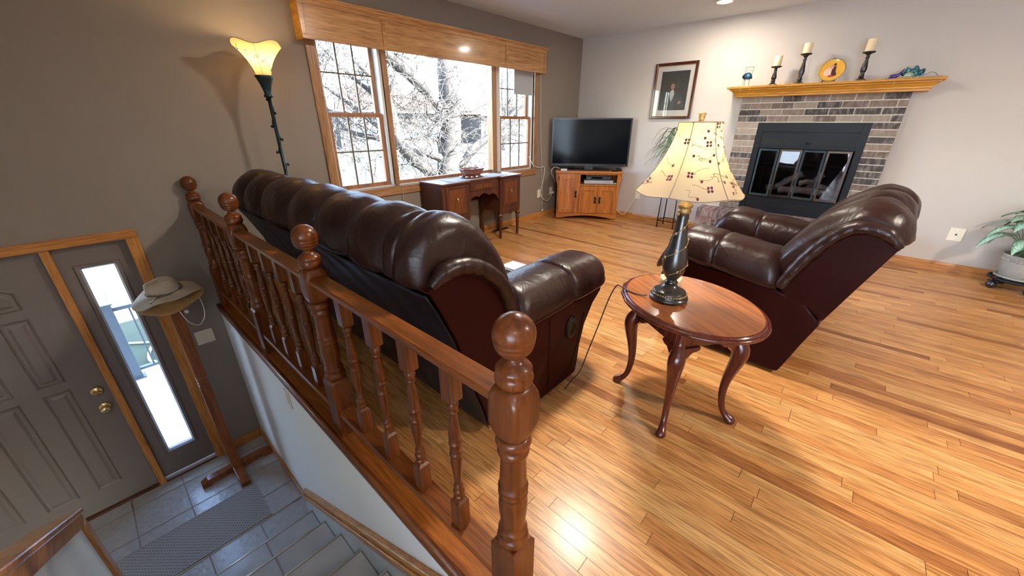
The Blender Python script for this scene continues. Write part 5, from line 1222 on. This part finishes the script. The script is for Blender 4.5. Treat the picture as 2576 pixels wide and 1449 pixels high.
# ================================================================ COAT STAND, HATS, MAT
M_cstand = wood('coat_stand_wood', (.30, .095, .030), (.16, .042, .012), 'z', rough=.28, coat=.5)
cx_, cy_ = .163, 3.262
ck = Thing('coat_stand', (cx_, cy_, ZE), 'square wooden coat stand with four feet beside the sidelight', 'coat stand', rotz=0)
ck.part('post', MB().box(-.033, .033, -.033, .033, .045, .885).box(-.033, .033, -.033, .033, .955, 1.62), M_cstand, bevel=.004)
ck.part('turned_rings', MB().lathe([(.884, .033), (.888, .030), (.893, .034), (.903, .036), (.910, .028), (.916, .034), (.926, .036), (.932, .028), (.938, .034), (.948, .035), (.956, .030)], n=20), M_cstand)
ck.part('top_cap', MB().lathe([(1.62, .024), (1.63, .028), (1.64, .022), (1.66, .014), (1.665, .004)], n=16), M_cstand)
for dx, dy, l in ((-1, 0, .243), (1, 0, .262), (0, -1, .245), (0, 1, .245)):
    pr_f = [(.020, .0), (.020, .062), (l-.045, .062), (l, .040), (l, .0), (l-.06, .0), (l-.07, .014), (.05, .014)]
    q = MB().prism(pr_f, -.031, .031, 'y'); me = q.mesh('foot'); me.transform(Matrix.Rotation(atan2(dy, dx), 4, 'Z'))
    ck.part('foot', me, M_cstand, bevel=.004)
M_knob = plain('peg_knob', (.60, .62, .64), .3)
for a, z in ((radians(205), 1.585), (radians(25), 1.585), (radians(115), 1.50), (radians(295), 1.50)):
    d = Vector((cos(a), sin(a), 0)); p = ck.part('peg', MB().tube([d*.02+Vector((0, 0, z-.02)), d*.115+Vector((0, 0, z+.012))], .007, 8), M_cstand)
    ck.part('peg_tip', MB().sphere(tuple(d*.122+Vector((0, 0, z+.014))), .014, 10, 8), M_knob, p)
def hatmesh(R_, crown_r, crown_h, dip, tilt, off, seed, fedora=False):
    n = 48; loops = []
    for r, h in ((1, 0), (.97, .004), (.85, .010), (.72, .016), (.62, .020)):
        loops.append([(R_*r*cos(2*pi*j/n)*1.08, R_*r*sin(2*pi*j/n), h+dip*r**2*cos(2*(2*pi*j/n)+off)+.006*r*sin(5*2*pi*j/n+seed)) for j in range(n)])
    b0 = crown_r/R_
    for f, h in ((1.0, .024), (1.01, .05), (.98, crown_h*.7), (.90, crown_h*.92), (.72, crown_h), (.4, crown_h*.99), (.05, crown_h*.97)):
        loops.append([(crown_r*f*cos(2*pi*j/n)*1.12, crown_r*f*sin(2*pi*j/n), h+.005*sin(3*2*pi*j/n+seed)*f) for j in range(n)])
    me = MB().loft(loops, True, False); return me
hz_ = .245
sh_ = Thing('straw_hat', (cx_+.005, cy_-.01, hz_-.02), 'tan straw hat hanging under the cloth hat on the coat stand', 'hat', rotz=.2)
M_straw = plain('straw', (.50, .28, .10), .8, bump=1.0, bscale=160, var=.35)
me = hatmesh(.172, .085, .085, .012, 0, .6, 2).mesh('brim_and_crown'); me.transform(Matrix.Rotation(radians(-8), 4, 'Y') @ Matrix.Rotation(radians(4), 4, 'X'))
sh_.part('brim_and_crown', me, M_straw, solid=.004)
sh_.part('chin_cord', MB().tube(smoothpath([(.135, -.02, .012), (.150, -.015, -.08), (.135, -.03, -.17), (.085, -.05, -.215), (.03, -.07, -.17), (-.005, -.085, -.06), (-.005, -.09, .0)], 6), .0028, 6), M_cord)
sh_.part('cord_lock', MB().sphere((-.003, -.122, -.012), .011, 8, 6), M_black)
ch = Thing('sun_hat', (cx_-.01, cy_-.025, hz_+.03), 'khaki cloth sun hat with wide brim on top of the coat stand', 'hat', rotz=-.25)
M_khaki = plain('khaki_cloth', (.48, .41, .31), .85, bump=.4, bscale=120, var=.12)
me = hatmesh(.170, .076, .105, .022, 0, 2.6, 4).mesh('brim_and_crown'); me.transform(Matrix.Rotation(radians(-6), 4, 'Y') @ Matrix.Rotation(radians(6), 4, 'X'))
ch.part('brim_and_crown', me, M_khaki, solid=.004)
RT = Matrix.Rotation(radians(-6), 4, 'Y') @ Matrix.Rotation(radians(6), 4, 'X')
for z, r in ((.032, .0885), (.040, .0895)):
    o = ch.part('hat_cord', MB().tube([(r*1.06*cos(2*pi*i/40), r*.97*sin(2*pi*i/40), z+.006*sin(2*pi*i/40*2)) for i in range(41)], .0024, 6), plain('cord_grey', (.12, .115, .10), .7)); o.data.transform(RT)
o = ch.part('hat_knot', MB().tube(smoothpath([(-.02, -.088, .036), (-.045, -.115, .024), (-.065, -.128, .020)], 4), .0022, 5).tube(smoothpath([(-.02, -.088, .036), (.0, -.118, .026), (.004, -.135, .022)], 4), .0022, 5), M_black); o.data.transform(RT)
for p in ((-.085, -.105, .016), (-.012, -.095, .046)):
    o = ch.part('snap', MB().sphere(p, .006, 8, 5, (1, 1, .5)), M_brass); o.data.transform(RT)
# woven mat
m, t, b = newmat('woven_mat'); L = t.links
tc = N(t, 'ShaderNodeTexCoord'); mp = N(t, 'ShaderNodeMapping'); mp.inputs['Rotation'].default_value = (0, 0, 0); L.new(tc.outputs['Object'], mp.inputs['Vector'])
bt = N(t, 'ShaderNodeTexBrick'); bt.inputs['Scale'].default_value = 1; bt.inputs['Brick Width'].default_value = .026; bt.inputs['Row Height'].default_value = .014; bt.inputs['Mortar Size'].default_value = .0042; bt.offset = .5
bt.inputs['Color1'].default_value = (.60, .58, .56, 1); bt.inputs['Color2'].default_value = (.54, .52, .50, 1); bt.inputs['Mortar'].default_value = (.24, .225, .21, 1); L.new(mp.outputs[0], bt.inputs['Vector']); L.new(bt.outputs[0], b.inputs['Base Color']); b.inputs['Roughness'].default_value = .9
bp = N(t, 'ShaderNodeBump'); bp.inputs['Strength'].default_value = .8; bp.inputs['Distance'].default_value = .004; bp.invert = True; L.new(bt.outputs['Fac'], bp.inputs['Height']); L.new(bp.outputs[0], b.inputs['Normal'])
mtg = Thing('door_mat', (-.32, 2.77, ZE+.001), 'long grey woven runner mat across the entry tiles', 'mat', world=True)
mtg.part('weave', MB().box(-.86, .206, 2.604, 2.985, ZE+.001, ZE+.010), m)
for y in (2.598, 2.985): mtg.part('hem', MB().box(-.86, .206, y, y+.006, ZE+.001, ZE+.011), plain('mat_hem', (.36, .33, .31), .9))
mtg.part('hem', MB().box(.206, .213, 2.598, 2.991, ZE+.001, ZE+.011), plain('mat_hem2', (.36, .33, .31), .9))

# floor register by the desk
vr = Thing('floor_register', (3.62, 3.46, 0), 'dark metal floor register slot near the window wall', 'floor vent')
vr.part('frame', MB().box(-.14, .14, -.03, .03, .0005, .004), M_iron, bevel=.001)
for i in range(4): vr.part('louvre', MB().box(-.125, .125, -.024+i*.013, -.017+i*.013, .004, .006), M_black)

# ================================================================ CEILING LIGHTS
def can(x, y, label, power, d=.14):
    c = Thing('ceiling_light', (x, y, ZC), label, 'ceiling light', group='round flush ceiling lights')
    c.part('trim_ring', MB().lathe([(-.001, d/2+.022), (-.008, d/2+.018), (-.010, d/2+.004), (-.004, d/2)], n=32), M_white)
    c.part('lens', MB().lathe([(-.003, d/2), (-.012, d/2*.8), (-.016, d/2*.3), (-.016, .002)], n=24), emit('ceiling_lens', (1, .80, .55), 6))
    area('ceiling_light_lamp', (x, y, ZC-.02), d, power, WARM)
can(4.796, 1.485, 'round ceiling light above the fireplace end of the room', PW[0])
can(2.22, 1.17, 'round ceiling light over the end table', PW[1], .22)
can(-1.1, -1.3, 'added unseen ceiling light in the hall behind the stairs', PW[2], .22)  # out-of-view lamp added to light the hall side
can(2.3, -1.9, 'added unseen ceiling light at the back of the living room', PW[3], .22)  # out-of-view lamp added as fill from behind

# ================================================================ OUTSIDE
M_conc = plain('concrete', (.070, .069, .067), .9, bump=.2, bscale=20, var=.12)
M_lawn = plain('lawn', (.036, .044, .022), .95, bump=.5, bscale=3, var=.5)
M_road = plain('street', (.050, .046, .045), .9, var=.1)
struct('lawn_ground', MB().box(-60, 140, -60, 160, -1.75, -1.58), M_lawn)
struct('bounce_patio', MB().box(-16, XW-.2, -10, 4, -1.58, -1.5), plain('bounce_concrete', (.45, .46, .46), .9, var=.1))  # unseen pale slab, added to reflect sunlight indoors
struct('porch_slab', MB().box(-1.9, 1.6, YO, 5.95, -1.58, -1.45), plain('porch_concrete', (.62, .63, .63), .9, bump=.2, bscale=20, var=.08), bevel=.01)
struct('sidewalk_near', MB().box(-60, 140, 8.6, 9.8, -1.58, -1.565), M_conc)
struct('street_road', MB().box(-60, 140, 14.0, 22.6, -1.58, -1.57), M_road)
struct('sidewalk_far', MB().box(-60, 140, 26.0, 29.0, -1.58, -1.56), M_conc)
struct('driveway', MB().box(24, 34, 22.6, 44, -1.58, -1.555), M_conc); struct('driveway', MB().box(48, 58, 22.6, 50, -1.58, -1.555), M_conc)
M_prail = plain('porch_rail_paint', (.07, .085, .095), .5)
pr2 = Thing('porch_railing', (-.2, 5.75, -1.45), 'dark metal porch railing seen through the sidelight', 'railing', world=True)
pr2.part('post', MB().box(-.285, -.195, 5.70, 5.79, -1.45, -.50).box(-.30, -.18, 5.685, 5.805, -.50, -.485), M_prail); pr2.part('post_base', MB().box(-.31, -.17, 5.675, 5.815, -1.45, -1.435), M_prail)
pr2.part('post', MB().box(1.46, 1.55, 5.70, 5.79, -1.45, -.50), M_prail)
pr2.part('top_rail', MB().box(-.195, 1.46, 5.72, 5.77, -.585, -.545), M_prail); pr2.part('bottom_rail', MB().box(-.195, 1.46, 5.72, 5.77, -1.36, -1.33), M_prail)
for i in range(12): pr2.part('picket', MB().box(-.075+i*.128, -.06+i*.128, 5.738, 5.752, -1.33, -.585), M_prail)
pr2.part('side_rail', MB().box(-.26, -.22, 5.79, 6.6, -.60, -.56), M_prail)
# garden hose on the lawn
put('garden_hose', MB().tube(smoothpath([(-1.2, 6.9, -1.56), (-.5, 7.2, -1.56), (-.1, 7.0, -1.56), (.2, 6.6, -1.56), (.1, 6.25, -1.56), (-.1, 6.35, -1.56), (.05, 6.9, -1.56), (.6, 7.1, -1.56)], 8), .018, 6), plain('hose_grey', (.30, .30, .29), .5), label='pale garden hose curled on the lawn beyond the porch', cat='hose')

def ray_at(px, py, y):
    d = fw*FPX+rt*(px-1288)-up*(py-724.5); return Vector((0, 0, CAMH))+d*(y/d.y)
M_bark = plain('bark', (.048, .043, .038), .95, bump=1.0, bscale=9, var=.45)
M_twig = plain('twig', (.075, .067, .058), .9)
def bare_tree(name, limbs, label, seed, nb, rmin=.006, density=1.0, drop=.25, lenf=.75, lv=3):
    """limbs: list of (points, radii) main wood; side branches grown recursively from them"""
    R_ = random.Random(seed); T = Thing(name, tuple(limbs[0][0][0]), label, 'tree', world=True)
    for i, (pts, rad) in enumerate(limbs):
        sp = smoothpath(pts, 5); sr = [v.x for v in smoothpath([(r, 0, 0) for r in rad], 5)]
        T.part('trunk' if i == 0 else 'limb', MB().tube(sp, sr, 12), M_bark)
    tw = MB(); fine = MB()
    def grow(p, d, r, ln, lev):
        n = 5; pts = [p.copy()]; rad = [r]; q = p.copy(); dd = d.copy()
        for k in range(n):
            dd = (dd+Vector((R_.gauss(0, .22), R_.gauss(0, .22), R_.gauss(0, .20)-drop*.10*(3-lev))).normalized()*.45).normalized(); q = q+dd*ln/n; pts.append(q.copy()); rad.append(max(rmin*.6, r*(1-.8*(k+1)/n)))
        (tw if lev > 1 else fine).tube(pts, rad, 5 if lev > 1 else 3, False)
        if lev > 0:
            m_ = int(R_.uniform(3, 6)*density)
            for k in range(m_):
                j = R_.randint(1, n); nd = (dd+Vector((R_.gauss(0, .8), R_.gauss(0, .8), R_.gauss(0, .7)))).normalized(); grow(pts[j], nd, max(rmin, rad[j]*.75), ln*R_.uniform(.45, lenf), lev-1)
    for pts, rad in limbs:
        sp = smoothpath(pts, 5); sr = [v.x for v in smoothpath([(r, 0, 0) for r in rad], 5)]
        for k in range(nb):
            j = R_.randint(2, len(sp)-1); d = Vector((R_.gauss(0, 1), R_.gauss(0, 1), R_.gauss(.2, .6))).normalized(); grow(sp[j]+d*sr[j]*.6, d, max(rmin*2, sr[j]*R_.uniform(.08, .22)), R_.uniform(.7, 1.8), lv)
    T.part('branches', tw, M_bark, kind='stuff'); T.part('twigs', fine, M_twig, kind='stuff')
YT = 9.4
RA = lambda x, y, d=0: ray_at(x, y, YT+d)
g0 = RA(1130, 430); 
limbs = [([Vector((g0.x, g0.y, -1.6)), RA(1128, 430), RA(1135, 330), RA(1128, 230), RA(1122, 120), RA(1135, -40)], [.44, .34, .30, .28, .24, .18]),
         ([RA(1125, 300), RA(1090, 255, -.1), RA(1050, 205, -.3), RA(990, 150, -.5), RA(930, 90, -.7)], [.13, .13, .15, .17, .16]),
         ([Vector((RA(1095, 440, .6).x, YT+.6, -1.6)), RA(1085, 440, .3), RA(1040, 400, .0), RA(1000, 350, -.2), RA(985, 285, -.3), RA(960, 220, -.4), RA(900, 160, -.5)], [.26, .20, .17, .15, .12, .09, .05]),
         ([RA(1125, 415), RA(1165, 408, -.2), RA(1190, 375, -.4), RA(1235, 340, -.6), RA(1290, 290, -.7), RA(1340, 220, -.8)], [.14, .13, .12, .10, .08, .05]),
         ([RA(1115, 400), RA(1070, 385, .1), RA(1020, 378, .2), RA(960, 350, .4), RA(880, 330, .6), RA(820, 270, .8)], [.12, .10, .09, .07, .05, .03]),
         ([RA(1130, 250), RA(1160, 190, .4), RA(1200, 120, .8), RA(1230, 40, 1)], [.12, .10, .08, .05]),
         ([RA(985, 285, -.3), RA(930, 230), RA(870, 180, .3), RA(800, 110, .5)], [.07, .05, .04, .02]),
         ([RA(1000, 350, -.2), RA(940, 310, .2), RA(870, 255, .5), RA(790, 200, .8)], [.07, .055, .04, .02]),
         ([RA(1235, 340, -.6), RA(1290, 335, -.3), RA(1350, 310)], [.06, .045, .03])]
bare_tree('bare_tree', limbs, 'large bare tree with thick forked trunk outside the big window', 3, 13, rmin=.007, density=1.0)
for i, (x, y, h, la) in enumerate(((8.5, 24.5, 9, 'slender bare street tree seen through the left sash'), (15, 40, 12, 'bare tree across the street behind the big trunk'), (33, 31, 10, 'bare tree near the tan roofed house at right'), (20, 62, 13, 'tall bare tree far behind the houses'), (44, 40, 11, 'bare tree far right seen through the right sash'))):
    b0 = Vector((x, y, -1.6)); R_ = random.Random(40+i)
    L0 = [([b0, b0+Vector((.1, 0, h*.3)), b0+Vector((-.1, .1, h*.6)), b0+Vector((.2, 0, h))], [.22, .18, .12, .04])]
    for k in range(4):
        a = R_.uniform(0, 6.28); z = h*R_.uniform(.25, .5); d = Vector((cos(a), sin(a), 0)); L0.append(([b0+Vector((0, 0, z)), b0+d*h*.14+Vector((0, 0, z+h*.13)), b0+d*h*.26+Vector((0, 0, z+h*.32))], [.09, .06, .03]))
    bare_tree('bare_tree', L0, la, 60+i, 7, rmin=.018, density=.8, lenf=.8, lv=2)
# houses across the street
M_side = plain('house_siding', (.055, .05, .045), .8); M_roof = plain('tan_shingle', (.075, .043, .025), .9, var=.2, bscale=4); M_gar = plain('garage_white', (.075, .077, .08), .6); M_hw = plain('house_window', (.08, .12, .15), .1)
def house(x, y, w, d, h, label, wall, hip=2.6, win_=True):
    T = Thing('house', (x, y, -1.58), label, 'house')
    T.part('walls', MB().box(-w/2, w/2, 0, d, 0, h), wall)
    o = .6; T.part('roof', MB().loft([[(-w/2-o, -o, h), (w/2+o, -o, h), (w/2+o, d+o, h), (-w/2-o, d+o, h)], [(-w/2+d*.45, d*.5-.05, h+hip), (w/2-d*.45, d*.5-.05, h+hip), (w/2-d*.45, d*.5+.05, h+hip), (-w/2+d*.45, d*.5+.05, h+hip)]], False), M_roof)
    T.part('fascia', MB().box(-w/2-o, w/2+o, -o-.04, -o, h-.18, h+.05), M_white)
    g = T.part('garage_door', MB().box(-w/2+.8, -w/2+5.6, -.06, 0, 0, 2.2), M_gar)
    for k in range(4): T.part('garage_panel', MB().box(-w/2+.9+k*1.18, -w/2+1.95+k*1.18, -.09, -.06, 1.55, 2.05), M_hw, g)
    for k in range(3):
        x0 = -w/2+7+k*(w-8.5)/3; q = T.part('window', MB().box(x0, x0+1.7, -.08, 0, .9, 2.3), M_white); T.part('pane', MB().box(x0+.1, x0+.8, -.10, -.08, 1.0, 2.2), M_hw, q); T.part('pane', MB().box(x0+.9, x0+1.6, -.10, -.08, 1.0, 2.2), M_hw, q)
    T.part('front_door', MB().box(-w/2+6.0, -w/2+6.8, -.07, 0, 0, 2.1), M_hw)
house(30, 46, 17, 9, 4.2, 'tan roofed house directly across the street behind the tree', M_side, 3.0)
house(50, 44, 16, 9, 4.0, 'tan roofed house to the right across the street', plain('house_brick', (.055, .042, .035), .85), 2.8)
house(12, 50, 17, 9, 4.0, 'white house across the street seen through the left sash', M_gar, 2.6)
# unseen pale house, added to bounce sunlight in through the patio doors
nh = Thing('house', (-15.0, -5.0, -1.5), 'added pale house bouncing sunlight in through the patio doors', 'house', rotz=pi/2)
M_ws = plain('bounce_siding', (.76, .85, .93), .8)  # pale blue so the bounced light comes in cooler
nh.part('walls', MB().box(-13, 13, 0, 9, 0, 6.2), M_ws)
nh.part('roof', MB().loft([[(-13.5, -.6, 6.2), (13.5, -.6, 6.2), (13.5, 9.6, 6.2), (-13.5, 9.6, 6.2)], [(-9, 4.4, 9), (9, 4.4, 9), (9, 4.6, 9), (-9, 4.6, 9)]], False), M_roof)
for k in range(5): nh.part('window', MB().box(-11+k*5, -9.6+k*5, -.06, 0, 3.6, 4.9), M_hw)
